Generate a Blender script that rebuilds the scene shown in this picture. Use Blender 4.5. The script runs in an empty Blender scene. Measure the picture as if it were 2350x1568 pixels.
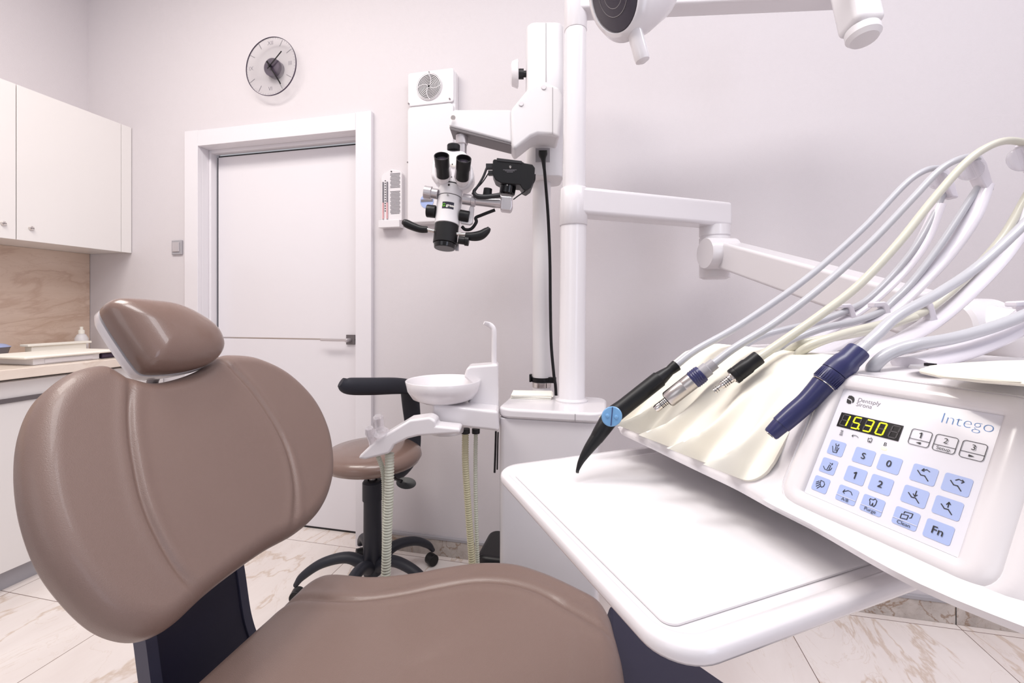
import bpy, math, random
from mathutils import Vector, Matrix
random.seed(4)
R = math.radians
TH = R(12.73); CT, ST = math.cos(TH), math.sin(TH)
EYE = 1.2                      # camera height; camera stands at x=0,y=0, room axes are x (along back wall), y (depth)
col = bpy.context.scene.collection

# ---------- places ----------
def W(X, Y, z): return Vector((X*CT - Y*ST, X*ST + Y*CT, z))
def P(px, py, d):              # point seen at a pixel, d metres ahead
    return W((px-1175)/1000*d, d, EYE - (py-710)/1000*d)
def ray(px, py): return W((px-1175)/1000, 1, -(py-710)/1000)
def onY(px, py, y): r = ray(px, py); t = y/r.y; return Vector((r.x*t, y, EYE + r.z*t))
def onX(px, py, x): r = ray(px, py); t = x/r.x; return Vector((x, r.y*t, EYE + r.z*t))
def onZ(px, py, z): r = ray(px, py); t = (z-EYE)/r.z; return Vector((r.x*t, r.y*t, z))
US = 0.8                       # size of the dentist's element
def Q(px, py, d): return P(px, py, d*US)
LA = R(20.68)
def T(l, n, z):                # frame of the dentist's element: l to its right, n to its back
    X = (math.sin(LA)*l + math.cos(LA)*n)*US; Y = (-math.cos(LA)*l + math.sin(LA)*n)*US
    return W(X, Y, EYE + (z-EYE)*US)

# ---------- materials ----------
def srgb(r, g, b):
    f = lambda c: (c/12.92 if c <= .04045 else ((c+.055)/1.055)**2.4)
    return (f(r/255), f(g/255), f(b/255), 1)
def mat(name, c, rough=.4, metal=0, coat=0, bump=0, bscale=200, trans=0, emit=None, alpha=1, spec=.5, sheen=0, cvar=0):
    m = bpy.data.materials.new(name); m.use_nodes = True
    nt = m.node_tree; b = nt.nodes['Principled BSDF']
    b.inputs['Base Color'].default_value = srgb(*c); b.inputs['Roughness'].default_value = rough
    b.inputs['Metallic'].default_value = metal; b.inputs['Coat Weight'].default_value = coat
    b.inputs['Coat Roughness'].default_value = .08
    b.inputs['Transmission Weight'].default_value = trans; b.inputs['Alpha'].default_value = alpha
    b.inputs['Specular IOR Level'].default_value = spec
    if emit:
        b.inputs['Emission Color'].default_value = srgb(*emit[0]); b.inputs['Emission Strength'].default_value = emit[1]
    if bump or cvar:
        g = nt.nodes.new('ShaderNodeNewGeometry'); n = nt.nodes.new('ShaderNodeTexNoise')
        n.inputs['Scale'].default_value = bscale; n.inputs['Detail'].default_value = 3
        nt.links.new(g.outputs['Position'], n.inputs['Vector'])
        if bump:
            bp = nt.nodes.new('ShaderNodeBump'); bp.inputs['Strength'].default_value = bump; bp.inputs['Distance'].default_value = .002
            nt.links.new(n.outputs['Fac'], bp.inputs['Height']); nt.links.new(bp.outputs['Normal'], b.inputs['Normal'])
        if cvar:
            n2 = nt.nodes.new('ShaderNodeTexNoise'); n2.inputs['Scale'].default_value = 3
            nt.links.new(g.outputs['Position'], n2.inputs['Vector'])
            mx = nt.nodes.new('ShaderNodeMix'); mx.data_type = 'RGBA'
            mx.inputs[6].default_value = srgb(*c); mx.inputs[7].default_value = srgb(*[max(0, v-cvar) for v in c])
            nt.links.new(n2.outputs['Fac'], mx.inputs[0]); nt.links.new(mx.outputs[2], b.inputs['Base Color'])
    return m
def marble(name, base, dark, vein, scale, tiles=None, rough=.12, rot=.5, vw=.02, grout=(120, 100, 90), amt=1.0):
    m = bpy.data.materials.new(name); m.use_nodes = True; nt = m.node_tree; N = nt.nodes; Lk = nt.links.new
    b = N['Principled BSDF']; b.inputs['Roughness'].default_value = rough
    def math_(op, a, c=None):
        n = N.new('ShaderNodeMath'); n.operation = op
        for i, v in enumerate((a, c)):
            if v is None: continue
            if isinstance(v, (int, float)): n.inputs[i].default_value = v
            else: Lk(v, n.inputs[i])
        return n.outputs[0]
    g = N.new('ShaderNodeNewGeometry'); sp = N.new('ShaderNodeSeparateXYZ'); Lk(g.outputs['Position'], sp.inputs[0])
    pos = g.outputs['Position']; line = None
    if tiles:
        x0, y0, s = tiles
        u = math_('DIVIDE', math_('SUBTRACT', sp.outputs[0], x0), s); v = math_('DIVIDE', math_('SUBTRACT', sp.outputs[1], y0), s)
        du = math_('ABSOLUTE', math_('SUBTRACT', math_('FRACT', math_('ADD', u, .5)), .5))
        dv = math_('ABSOLUTE', math_('SUBTRACT', math_('FRACT', math_('ADD', v, .5)), .5))
        line = math_('LESS_THAN', math_('MINIMUM', du, dv), .0022)
        cb = N.new('ShaderNodeCombineXYZ'); Lk(math_('FLOOR', u), cb.inputs[0]); Lk(math_('FLOOR', v), cb.inputs[1])
        wn = N.new('ShaderNodeTexWhiteNoise'); Lk(cb.outputs[0], wn.inputs['Vector'])
        va = N.new('ShaderNodeVectorMath'); va.operation = 'MULTIPLY_ADD'
        Lk(wn.outputs['Color'], va.inputs[0]); va.inputs[1].default_value = (9, 9, 9); Lk(pos, va.inputs[2]); pos = va.outputs[0]
    mp = N.new('ShaderNodeMapping'); mp.inputs['Rotation'].default_value = (0, 0, rot) if tiles else (-rot, 0, 0)
    mp.inputs['Scale'].default_value = (1, .33, 1) if tiles else (1, .35, 1); Lk(pos, mp.inputs[0])
    def noise(s, det, dist, rg=.6):
        n = N.new('ShaderNodeTexNoise'); n.inputs['Scale'].default_value = s; n.inputs['Detail'].default_value = det
        n.inputs['Distortion'].default_value = dist; n.inputs['Roughness'].default_value = rg; Lk(mp.outputs[0], n.inputs['Vector']); return n.outputs['Fac']
    cloud = noise(scale*1.3, 6, .6)
    n1 = noise(scale, 8, .5, .55); n2 = noise(scale*2.1, 8, 1.1, .6)
    def band(n, w): 
        mr = N.new('ShaderNodeMapRange'); Lk(math_('ABSOLUTE', math_('SUBTRACT', n, .5)), mr.inputs[0])
        mr.inputs[1].default_value = 0; mr.inputs[2].default_value = w; mr.inputs[3].default_value = 1; mr.inputs[4].default_value = 0; return mr.outputs[0]
    mask = math_('MULTIPLY', math_('MAXIMUM', math_('MULTIPLY', band(n1, vw), .8), math_('MULTIPLY', band(n2, vw*.5), .35)), amt)
    def mix(f, a, c):
        mx = N.new('ShaderNodeMix'); mx.data_type = 'RGBA'
        if isinstance(f, (int, float)): mx.inputs[0].default_value = f
        else: Lk(f, mx.inputs[0])
        for i, v in ((6, a), (7, c)):
            if isinstance(v, tuple): mx.inputs[i].default_value = srgb(*v)
            else: Lk(v, mx.inputs[i])
        return mx.outputs[2]
    cr = N.new('ShaderNodeMapRange'); Lk(cloud, cr.inputs[0]); cr.inputs[1].default_value = .35; cr.inputs[2].default_value = .7
    c = mix(cr.outputs[0], base, dark); c = mix(mask, c, vein)
    if line: c = mix(line, c, grout)
    Lk(c, b.inputs['Base Color'])
    return m
M_ = {}
M_['wall'] = mat('wall_paint', (216, 210, 213), .75, bump=.35, bscale=420)
M_['ceil'] = mat('ceiling_paint', (240, 240, 240), .8)
M_['white'] = mat('white_plastic', (228, 224, 227), .22, coat=.35)
M_['whitem'] = mat('white_satin', (228, 225, 227), .42)
M_['lac'] = mat('white_lacquer', (234, 230, 228), .3, coat=.2)
M_['door'] = mat('door_lacquer', (230, 226, 230), .28, coat=.2)
M_['cream'] = mat('cream_silicone', (238, 233, 220), .38)
M_['mould'] = mat('grey_line', (150, 145, 148), .5)
M_['leather'] = mat('taupe_leather', (127, 106, 98), .38, bump=.25, bscale=700, coat=.12, cvar=6)
M_['leather2'] = mat('taupe_leather_smooth', (126, 103, 94), .27, bump=.12, bscale=600, coat=.35, cvar=6)
M_['navy'] = mat('navy_plastic', (27, 25, 48), .5)
M_['navyedge'] = mat('navy_rim', (62, 62, 82), .45)
M_['black'] = mat('black_plastic', (18, 17, 20), .4, spec=.35)
M_['blackg'] = mat('black_gloss', (14, 13, 16), .15)
M_['char'] = mat('charcoal_plastic', (38, 39, 48), .5, spec=.4, bump=.2, bscale=500)
M_['steel'] = mat('brushed_steel', (196, 190, 188), .28, metal=1)
M_['chrome'] = mat('chrome', (222, 216, 212), .12, metal=1)
M_['alu'] = mat('silver_paint', (205, 200, 203), .3, metal=.7)
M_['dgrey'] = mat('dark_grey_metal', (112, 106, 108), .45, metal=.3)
M_['grey'] = mat('grey_plastic', (168, 165, 170), .4)
M_['hose'] = mat('grey_hose', (190, 190, 196), .3, coat=.3)
M_['hosec'] = mat('cream_hose', (206, 203, 188), .32, coat=.3)
M_['rib'] = mat('ribbed_hose_olive', (202, 196, 164), .45)
M_['rib2'] = mat('ribbed_hose_grey', (205, 207, 192), .45)
M_['arm'] = mat('translucent_white', (228, 223, 231), .2, coat=.4)
M_['clear'] = mat('clear_plastic', (232, 228, 234), .12, trans=.55, alpha=.6)
M_['glass'] = mat('clear_glass', (250, 252, 252), .03, trans=1, alpha=.25)
M_['lens'] = mat('dark_lens', (52, 46, 56), .08, coat=.6)
M_['blue'] = mat('navy_handpiece', (42, 44, 92), .34, coat=.15)
M_['btn'] = mat('blue_button', (112, 160, 205), .3, coat=.3)
M_['mem'] = mat('panel_membrane', (226, 225, 234), .25, coat=.3)
M_['key'] = mat('blue_key', (168, 184, 228), .35)
M_['ink'] = mat('black_ink', (22, 20, 26), .5)
M_['inkb'] = mat('blue_ink', (112, 162, 226), .5)
M_['inkg'] = mat('grey_ink', (120, 116, 122), .5)
M_['led'] = mat('led_digits', (225, 235, 20), .5, emit=((240, 240, 10), 1.2))
M_['ledoff'] = mat('led_unlit', (58, 54, 58), .5)
M_['ledy'] = mat('led_dot', (255, 240, 170), .5, emit=((255, 235, 150), 1.0))
M_['purple'] = mat('dark_violet', (58, 42, 66), .4)
M_['green'] = mat('green_ink', (120, 200, 60), .5)
M_['red'] = mat('pink_liquid', (222, 170, 172), .4)
M_['paper'] = mat('paper_white', (250, 247, 238), .7)
M_['floor'] = marble('floor_marble', (240, 232, 228), (226, 215, 210), (196, 170, 146), 2.2, tiles=(.655, 1.332, .628), rot=.35, vw=.012, amt=.75)
M_['base'] = marble('baseboard_marble', (205, 196, 190), (160, 150, 144), (140, 110, 84), 6, rough=.25, vw=.02)
M_['splash'] = marble('backsplash_marble', (226, 204, 188), (205, 178, 158), (186, 152, 132), 3.6, rough=.2, rot=.75, vw=.028, amt=.6)
M_['top'] = marble('worktop_marble', (240, 228, 216), (228, 212, 198), (205, 180, 160), 4, rough=.25, vw=.02, amt=.5)

# ---------- mesh building ----------
def cr(pts, n=8, closed=False):
    """Catmull-Rom through points (tuples of any size)"""
    P_ = [Vector(p) for p in pts]; out = []; N = len(P_)
    for i in range(N if closed else N-1):
        if closed: a, b, c, d = P_[(i-1) % N], P_[i], P_[(i+1) % N], P_[(i+2) % N]
        else:
            b, c = P_[i], P_[i+1]; a = P_[i-1] if i > 0 else b*2-c; d = P_[i+2] if i+2 < N else c*2-b
        for k in range(n):
            t = k/n
            out.append(.5*((2*b)+(c-a)*t+(2*a-5*b+4*c-d)*t*t+(3*b-a-3*c+d)*t**3))
    if not closed: out.append(P_[-1].copy())
    return out
class MB:
    def __init__(s): s.v = []; s.f = []
    def add(s, vs, fs):
        o = len(s.v); s.v += [Vector(v) for v in vs]; s.f += [[i+o for i in f] for f in fs]; return s
    def box(s, c, sz, ax=None):
        c = Vector(c); X, Y, Z = ax or (Vector((1, 0, 0)), Vector((0, 1, 0)), Vector((0, 0, 1)))
        vs = [c + X*(sz[0]/2*i) + Y*(sz[1]/2*j) + Z*(sz[2]/2*k) for i in (-1, 1) for j in (-1, 1) for k in (-1, 1)]
        return s.add(vs, [(0, 1, 3, 2), (4, 6, 7, 5), (0, 4, 5, 1), (2, 3, 7, 6), (0, 2, 6, 4), (1, 5, 7, 3)])
    def b2(s, lo, hi):
        lo, hi = Vector(lo), Vector(hi); return s.box((lo+hi)/2, hi-lo)
    def rings(s, rings, cap=True, closed=True):
        n = len(rings[0]); vs = [p for r in rings for p in r]; fs = []
        for i in range(len(rings)-1):
            for j in range(n if closed else n-1):
                k = (j+1) % n; fs.append((i*n+j, i*n+k, (i+1)*n+k, (i+1)*n+j))
        if cap:
            fs.append(tuple(reversed(range(n)))); fs.append(tuple((len(rings)-1)*n+j for j in range(n)))
        return s.add(vs, fs)
    def tube(s, pts, r, seg=16, smooth=0, flat=None, cap=True):
        if smooth:
            rr = [(v if isinstance(v, tuple) else (v, v)) for v in (r if isinstance(r, list) else [r]*len(pts))]
            q = cr([tuple(p)+rr[i] for i, p in enumerate(pts)], smooth); pts = [Vector(p[:3]) for p in q]; r = [(max(1e-4, p[3]), max(1e-4, p[4])) for p in q]
        pts = [Vector(p) for p in pts]
        if not isinstance(r, list): r = [r]*len(pts)
        rings = []; t = (pts[1]-pts[0]).normalized()
        u = (flat or (Vector((0, 0, 1)) if abs(t.z) < .9 else Vector((1, 0, 0)))); u = (u - t*u.dot(t)).normalized()
        for i, p in enumerate(pts):
            a = pts[max(0, i-1)]; b = pts[min(len(pts)-1, i+1)]
            if (b-a).length > 1e-7: t = (b-a).normalized()
            u = (u - t*u.dot(t)).normalized(); w = t.cross(u)
            ru = rw = r[i]
            if isinstance(r[i], tuple): ru, rw = r[i]
            rings.append([p + u*(ru*math.cos(2*math.pi*k/seg)) + w*(rw*math.sin(2*math.pi*k/seg)) for k in range(seg)])
        return s.rings(rings, cap)
    def lathe(s, prof, o, ax=(0, 0, 1), seg=40, sy=1, u=None):
        ax = Vector(ax).normalized(); o = Vector(o)
        u = u or (Vector((1, 0, 0)) if abs(ax.x) < .9 else Vector((0, 1, 0))); u = (u - ax*u.dot(ax)).normalized(); w = ax.cross(u)
        return s.rings([[o + ax*h + u*(r*math.cos(2*math.pi*k/seg)) + w*(r*sy*math.sin(2*math.pi*k/seg)) for k in range(seg)] for r, h in prof])
    def cyl(s, a, b, r, r2=None, seg=32):
        a, b = Vector(a), Vector(b); return s.lathe([(r, 0), (r if r2 is None else r2, (b-a).length)], a, b-a, seg)
    def prism(s, pts, d):
        pts = [Vector(p) for p in pts]; d = Vector(d); return s.rings([pts, [p+d for p in pts]])
    def obj(s, name, m, parent=None, bevel=0, seg=3, sharp=35, smooth=True):
        me = bpy.data.meshes.new(name); off = Vector(parent['_o']) if parent else Vector()
        me.from_pydata([v-off for v in s.v], [], s.f)
        import bmesh
        bm = bmesh.new(); bm.from_mesh(me); bmesh.ops.recalc_face_normals(bm, faces=bm.faces); bm.to_mesh(me); bm.free()
        if smooth: me.shade_smooth()
        o = bpy.data.objects.new(name, me); col.objects.link(o)
        me.materials.append(M_[m])
        if bevel:
            b = o.modifiers.new('bevel', 'BEVEL'); b.width = bevel; b.segments = seg; b.limit_method = 'ANGLE'; b.angle_limit = R(35); b.harden_normals = True
        elif smooth: me.set_sharp_from_angle(angle=R(sharp))
        if parent: o.parent = parent; o['_o'] = tuple(off)
        else: o['_o'] = (0, 0, 0)
        return o
def tag(o, label=None, cat=None, group=None, kind=None):
    for k, v in (('label', label), ('category', cat), ('group', group), ('kind', kind)):
        if v: o[k] = v
    return o
def thing(name, loc, label, cat, group=None):
    o = bpy.data.objects.new(name, None); col.objects.link(o); o.location = loc; o.empty_display_size = .05
    o['_o'] = tuple(loc); return tag(o, label, cat, group)
def struct(o): o['kind'] = 'structure'; return o
def text(s, size, o, U, V, m, name, parent, thick=0, align='CENTER', wx=1.0, lift=.0002):
    cu = bpy.data.curves.new(name, 'FONT'); cu.body = s; cu.size = size; cu.align_x = align; cu.align_y = 'CENTER'; cu.offset = thick
    ob = bpy.data.objects.new(name, cu); col.objects.link(ob); dg = bpy.context.evaluated_depsgraph_get(); dg.update()
    me = bpy.data.meshes.new_from_object(ob.evaluated_get(dg)); bpy.data.objects.remove(ob)
    Wn = U.cross(V).normalized(); off = Vector(parent['_o'])
    for v in me.vertices: v.co = o + U*(v.co.x*wx) + V*v.co.y + Wn*lift - off
    n = bpy.data.objects.new(name, me); me.materials.clear(); me.materials.append(M_[m]); col.objects.link(n); n.parent = parent; n['_o'] = tuple(off)
    return n
X_, Y_, Z_ = Vector((1, 0, 0)), Vector((0, 1, 0)), Vector((0, 0, 1))
def rrect(w, h, r, seg=5, rs=None):
    """rounded rectangle outline (2d), centre 0"""
    out = []; rs = rs or (r, r, r, r)
    for (sx, sy, a0), rr in zip(((1, 1, 0), (-1, 1, 90), (-1, -1, 180), (1, -1, 270)), rs):
        for k in range(seg+1):
            a = R(a0 + 90*k/seg); out.append((sx*(w/2-rr)+rr*math.cos(a), sy*(h/2-rr)+rr*math.sin(a)))
    return out

# ================= SETTING =================
YW = 2.0; XL = -3.07; XR = 2.4; HC = 3.3; YB = -2.6
dx0, dx1, dz1 = -2.30, -1.20, 2.15
m = MB(); m.b2((XL-.15, YW, 0), (dx0, YW+.18, HC)); m.b2((dx1, YW, 0), (XR+.15, YW+.18, HC)); m.b2((dx0, YW, dz1), (dx1, YW+.18, HC))
struct(m.obj('wall_back', 'wall', smooth=False))
struct(MB().b2((XL-.15, YB, 0), (XL, YW, HC)).obj('wall_left', 'wall', smooth=False))
struct(MB().b2((XR, YB, 0), (XR+.15, YW, HC)).obj('wall_right', 'wall', smooth=False))
struct(MB().b2((XL-.15, YB, -.1), (XR+.15, YW+.2, 0)).obj('floor', 'floor', smooth=False))
struct(MB().b2((XL-.15, YB, HC), (XR+.15, YW+.2, HC+.1)).obj('ceiling', 'ceil', smooth=False))
bb = struct(MB().b2((-1.168, YW-.012, 0), (XR, YW, .078)).obj('baseboard_back', 'base', bevel=.002))
MB().b2((-1.168, YW-.015, .078), (XR, YW, .092)).obj('top_strip', 'grey', bb, bevel=.002)
MB().b2((1.28, YW-.0125, 0), (1.283, YW-.011, .078)).obj('joint', 'ink', bb)
# backsplash on left wall, continued shadow gap in the corner
tr = struct(MB().b2((XL, -2.0, .95), (XL+.014, YW-.002, 1.532)).obj('trim_1', 'splash', bevel=.001))
# door
dr = thing('door_1', (-1.75, 2.0, 0), None, None); dr['kind'] = 'structure'
m = MB(); y0, y1 = 1.975, 2.0
m.b2((-2.326, y0, 0), (-2.236, y1, 2.196)); m.b2((-1.258, y0, 0), (-1.170, y1, 2.196)); m.b2((-2.2355, y0, 2.107), (-1.2585, y1, 2.194))
m.obj('architrave', 'door', dr, bevel=.002)
m = MB(); m.b2((-2.30, 2.0, 0), (-2.236, 2.045, 2.15)); m.b2((-2.30, 2.045, 0), (-2.222, 2.085, 2.15)); m.b2((-1.272, 2.0, 0), (-1.20, 2.085, 2.15))
m.b2((-2.236, 2.0, 2.107), (-1.272, 2.045, 2.15)); m.b2((-2.222, 2.045, 2.09), (-1.272, 2.085, 2.15)); m.obj('jamb', 'door', dr, bevel=.003)
leaf = MB().b2((-2.214, 2.085, .012), (-1.285, 2.125, 2.078)).obj('leaf', 'door', dr, bevel=.002)
MB().b2((-2.214, 2.09, 0), (-1.285, 2.13, .011)).obj('threshold', 'ink', dr)
MB().b2((-2.221, 2.088, .012), (-2.2145, 2.09, 2.078)).obj('gap', 'ink', dr)
MB().b2((-2.214, 2.088, 2.0785), (-1.285, 2.10, 2.0855)).obj('gap', 'ink', dr)
hz = onY(805, 780, 2.085).z
MB().b2((-2.214, 2.0835, hz-.002), (-1.285, 2.086, hz+.004)).obj('metal_inlay', 'steel', leaf)
hx = onY(806, 780, 2.085).x
MB().b2((hx-.025, 2.076, hz-.025), (hx+.025, 2.085, hz+.027)).obj('rose', 'dgrey', leaf, bevel=.001)
m = MB(); m.cyl((hx, 2.076, hz), (hx, 2.035, hz), .010); m.box((hx-.07, 2.036, hz), (.16, .012, .012)); m.obj('handle', 'alu', leaf, bevel=.003)

# ================= CABINETS =================
xc = -2.734; zb, zt = 1.532, 2.262
def wall_cab(y0, y1, label, filler=0):
    t = thing('wall_cabinet', (XL, (y0+y1)/2, zb), label, 'cabinet', 'white wall cabinets')
    MB().b2((XL+.015, y0, zb), (xc-.019, y1, zt)).obj('body', 'lac', t, bevel=.001)
    d = MB().b2((xc-.018, y0+.0015, zb-.003), (xc, y1-filler-.0015, zt)).obj('door', 'lac', t, bevel=.0015)
    if filler: MB().b2((xc-.018, y1-filler+.001, zb-.003), (xc, y1-.001, zt)).obj('filler_strip', 'lac', t, bevel=.0015)
    return t, d
ys = onX(38, 400, xc).y
def lock(px, py, d):
    p = onX(px, py, xc)
    k = MB().lathe([(.0105, 0), (.0105, .006), (.008, .010), (.004, .011)], p, X_, 24).obj('lock_knob', 'chrome', d)
    MB().b2((p.x+.0108, p.y-.006, p.z-.0012), (p.x+.0115, p.y+.006, p.z+.0012)).obj('key_slot', 'ink', d)
t, d = wall_cab(ys, YW-.002, 'white wall cabinet with one lock knob, the one against the door wall', .055); lock(71, 524, d)
t, d = wall_cab(ys-.62, ys-.001, 'white wall cabinet cut by the left edge of the photo'); lock(7, 513, d)
m = MB(); m.box(onX(222, 575, xc)+Vector((-.05, 0, -.006)), (.01, .01, .006)); 
# base cabinets
xb = -2.50; zc0, zc1 = .905, .948
yb1 = .75; widths = [(YW-.002, 1.64), (1.639, .95), (.949, .3)]
for i, (ya, yb) in enumerate(widths):
    t = thing('base_cabinet', (-2.78, (ya+yb)/2, 0), ['white base cabinet at the door wall end of the worktop', 'white base cabinet with grey strip handle beside the dental chair backrest', 'white base cabinet at the left edge of the photo'][i], 'cabinet', 'white base cabinets')
    MB().b2((XL+.002, yb, .085), (xb-.02, ya, zc0-.012)).obj('body', 'lac', t, bevel=.001)
    MB().b2((XL+.05, yb, 0), (xb-.035, ya, .085)).obj('plinth', 'grey', t, bevel=.001)
    dd = MB().b2((xb-.019, yb+.0015, .087), (xb, ya-.0015, zc0-.014)).obj('drawer_front', 'lac', t, bevel=.0015)
    pz = onX(50, 915, xb)
    if i: MB().b2((xb, yb+.05, pz.z-.010), (xb+.008, min(ya-.07, onX(103, 910, xb).y), pz.z+.010)).obj('handle', 'dgrey', dd, bevel=.002)
wt = MB().b2((XL+.0005, .08, zc0-.0), (-2.452, YW-.0015, zc1)).obj('worktop', 'top', bevel=.004)
tag(wt, 'long cream marble worktop running along the base cabinets', 'worktop')
def onW(px, py): return onZ(px, py, zc1)
# things lying on the worktop
m = MB(); m.b2((-2.95, 1.08, zc1+.0005), (-2.56, 1.33, zc1+.018)); 
tag(m.obj('tray', 'blackg', bevel=.004), 'black shallow tray on the worktop behind the dental chair', 'tray')
bx = thing('storage_box', (-2.65, 1.56, zc1), 'white plastic box with lid, lying on the worktop', 'box')
MB().b2((-2.78, 1.43, zc1+.0005), (-2.52, 1.69, zc1+.030)).obj('body', 'whitem', bx, bevel=.004)
MB().b2((-2.80, 1.39, zc1+.031), (-2.50, 1.77, zc1+.043)).obj('lid', 'paper', bx, bevel=.006)
MB().b2((-2.52, 1.47, zc1+.006), (-2.517, 1.66, zc1+.024)).obj('drawer_front', 'white', bx, bevel=.001)
m = MB(); m.tube([(-2.53, 1.70, zc1+.0145), (-2.53, 1.82, zc1+.0145)], .014, 20); 
tag(m.obj('wipes_roll', 'purple', bevel=.003), 'dark violet roll lying on the worktop beside the white box', 'roll')
m = MB(); m.b2((-2.62, 1.84, zc1+.0005), (-2.49, 1.985, zc1+.008)); tag(m.obj('folder', 'navy', bevel=.002), 'flat dark folder on the worktop against the door wall', 'folder')
dish = thing('lidded_dish', (-2.95, 1.45, zc1), 'pale blue dish with domed lid behind the white box', 'dish')
MB().lathe([(.06, .0005), (.075, .06), (.078, .066)], (-2.95, 1.50, zc1), Z_, 32).obj('bowl', 'inkg', dish)
MB().lathe([(.08, .067), (.06, .08), (.02, .09), (.012, .098), (.018, .108), (.004, .11)], (-2.95, 1.50, zc1), Z_, 32).obj('lid', 'key', dish)
pb = onX(187, 800, -2.98); 
bt = thing('soap_bottle', (-2.98, pb.y, zc1), 'white pump bottle standing in the worktop corner', 'bottle')
MB().lathe([(.026, .0005), (.03, .006), (.03, .085), (.02, .105), (.013, .11)], (-2.98, pb.y, zc1), Z_, 28).obj('body', 'whitem', bt)
MB().lathe([(.014, .1105), (.014, .13), (.007, .135), (.008, .150), (.003, .152)], (-2.98, pb.y, zc1), Z_, 20).obj('pump', 'paper', bt)
m = MB(); m.b2((-2.95, 1.62, zc1+.060), (-2.89, 1.90, zc1+.072)); m.b2((-2.95, 1.64, zc1+.0005), (-2.90, 1.88, zc1+.060)); tag(m.obj('glove_box', 'paper', bevel=.003), 'white rectangular glove box in front of the pump bottle', 'box')

# ================= WALL THINGS =================
# clock
cl = onY(621, 152, 1.955); ck = thing('wall_clock', (cl.x, 2.0, cl.z), 'round glass wall clock with dark centre and black hands above the door', 'clock')
CR = .152
MB().lathe([(.0, 0), (CR, 0), (CR, .004), (0, .004)], cl, Y_, 72).obj('glass_face', 'glass', ck)
m = MB(); m.rings([[cl + X_*(r*math.cos(2*math.pi*k/72)) + Z_*(r*math.sin(2*math.pi*k/72)) + Y_*h for k in range(72)] for r, h in ((CR, -.001), (CR+.0022, -.001), (CR+.0022, .005), (CR, .005), (CR, -.001))], cap=False)
m.obj('rim', 'purple', ck)
MB().lathe([(.046, .0055), (.048, .01), (.048, .044), (0, .044)], cl, Y_, 48).obj('movement', 'purple', ck)
def hand(name, ang, ln, back, w, y):
    d = X_*math.sin(R(ang)) + Z_*math.cos(R(ang)); n = X_*math.cos(R(ang)) - Z_*math.sin(R(ang)); o = cl + Y_*y
    MB().prism([o-d*back-n*w, o-d*back+n*w, o+d*ln+n*w, o+d*ln-n*w], Y_*.0008).obj(name, 'blackg', ck)
hand('hour_hand', 47, .098, .02, .0035, -.006); hand('minute_hand', 147, .125, .03, .0035, -.008)
hand('second_hand', 322, .03, .0, .0022, -.0095)
m = MB(); m.lathe([(.006, 0), (.006, -.012)], cl, Y_, 16); m.obj('hub', 'blackg', ck)
m = MB()
for h in range(12):
    if h % 3 == 0: continue
    a = R(h*30); d = X_*math.sin(a)+Z_*math.cos(a); n = X_*math.cos(a)-Z_*math.sin(a); o = cl+Y_*(-.0012)
    m.prism([o+d*.112-n*.0016, o+d*.112+n*.0016, o+d*.145+n*.0016, o+d*.145-n*.0016], Y_*.0008)
for h in range(60):
    a = R(h*6); d = X_*math.sin(a)+Z_*math.cos(a); n = X_*math.cos(a)-Z_*math.sin(a); o = cl+Y_*(-.0012)
    m.prism([o+d*.143-n*.0004, o+d*.143+n*.0004, o+d*.149+n*.0004, o+d*.149-n*.0004], Y_*.0008)
m.obj('hour_marks', 'inkg', ck)
for s, a in (('XII', 0), ('III', 90), ('VI', 180), ('IX', 270)):
    d = X_*math.sin(R(a))+Z_*math.cos(R(a)); text(s, .03, cl+d*.12+Y_*-.0015, X_, Z_, 'inkg', 'numeral', ck)
# light switch
sw = onY(405, 568, 1.99); t = thing('light_switch', (sw.x, 2.0, sw.z), 'small silver light switch left of the door', 'switch')
MB().box((sw.x, 1.995, sw.z), (.072, .010, .082)).obj('plate', 'grey', t, bevel=.003)
MB().box((sw.x-.002, 1.988, sw.z+.002), (.048, .006, .054)).obj('rocker', 'alu', t, bevel=.002)
# hygrometer
a, b = onY(874, 395, 1.97), onY(921, 505, 1.97); t = thing('hygrometer', ((a.x+b.x)/2, 2.0, b.z), 'white wall hygrometer with two glass tubes and printed table beside the door', 'hygrometer')
w = b.x-a.x; cx = (a.x+b.x)/2
out = [(a.x, b.z), (a.x, a.z-.02), (a.x+.01, a.z-.008), (cx, a.z+.012), (b.x-.01, a.z), (b.x, a.z-.012), (b.x, b.z)]
MB().prism([(x, 1.975, z) for x, z in out], Y_*.0262).obj('board', 'white', t, bevel=.002)
MB().b2((a.x-.006, 1.955, b.z-.036), (b.x-.003, 1.998, b.z)).obj('water_tray', 'white', t, bevel=.002)
for fx in (.1, .30):
    x = a.x+w*fx
    MB().cyl((x, 1.972, b.z+.01), (x, 1.972, a.z-.05), .0035).obj('glass_tube', 'inkg', t)
    MB().cyl((x, 1.9715, b.z+.01), (x, 1.9715, b.z+.09), .0037).obj('red_column', 'red', t)
m = MB()
for k in range(13):
    z = b.z+.05+k*.0125; m.box((a.x+w*.2, 1.9735, z), (.005, .0015, .004))
m.obj('scale_numbers', 'ink', t)
m = MB(); 
for k in range(30):
    if k in (17, 18): continue
    z = b.z+.035+k*.0068; m.box((a.x+w*.68, 1.9742, z), (w*(.48 if k % 3 else .42), .001, .0032))
m.obj('printed_table', 'inkg', t)
MB().lathe([(.003, 0), (.003, .004)], (cx, 1.971, a.z), Y_, 12).obj('screw', 'ink', t)
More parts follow.
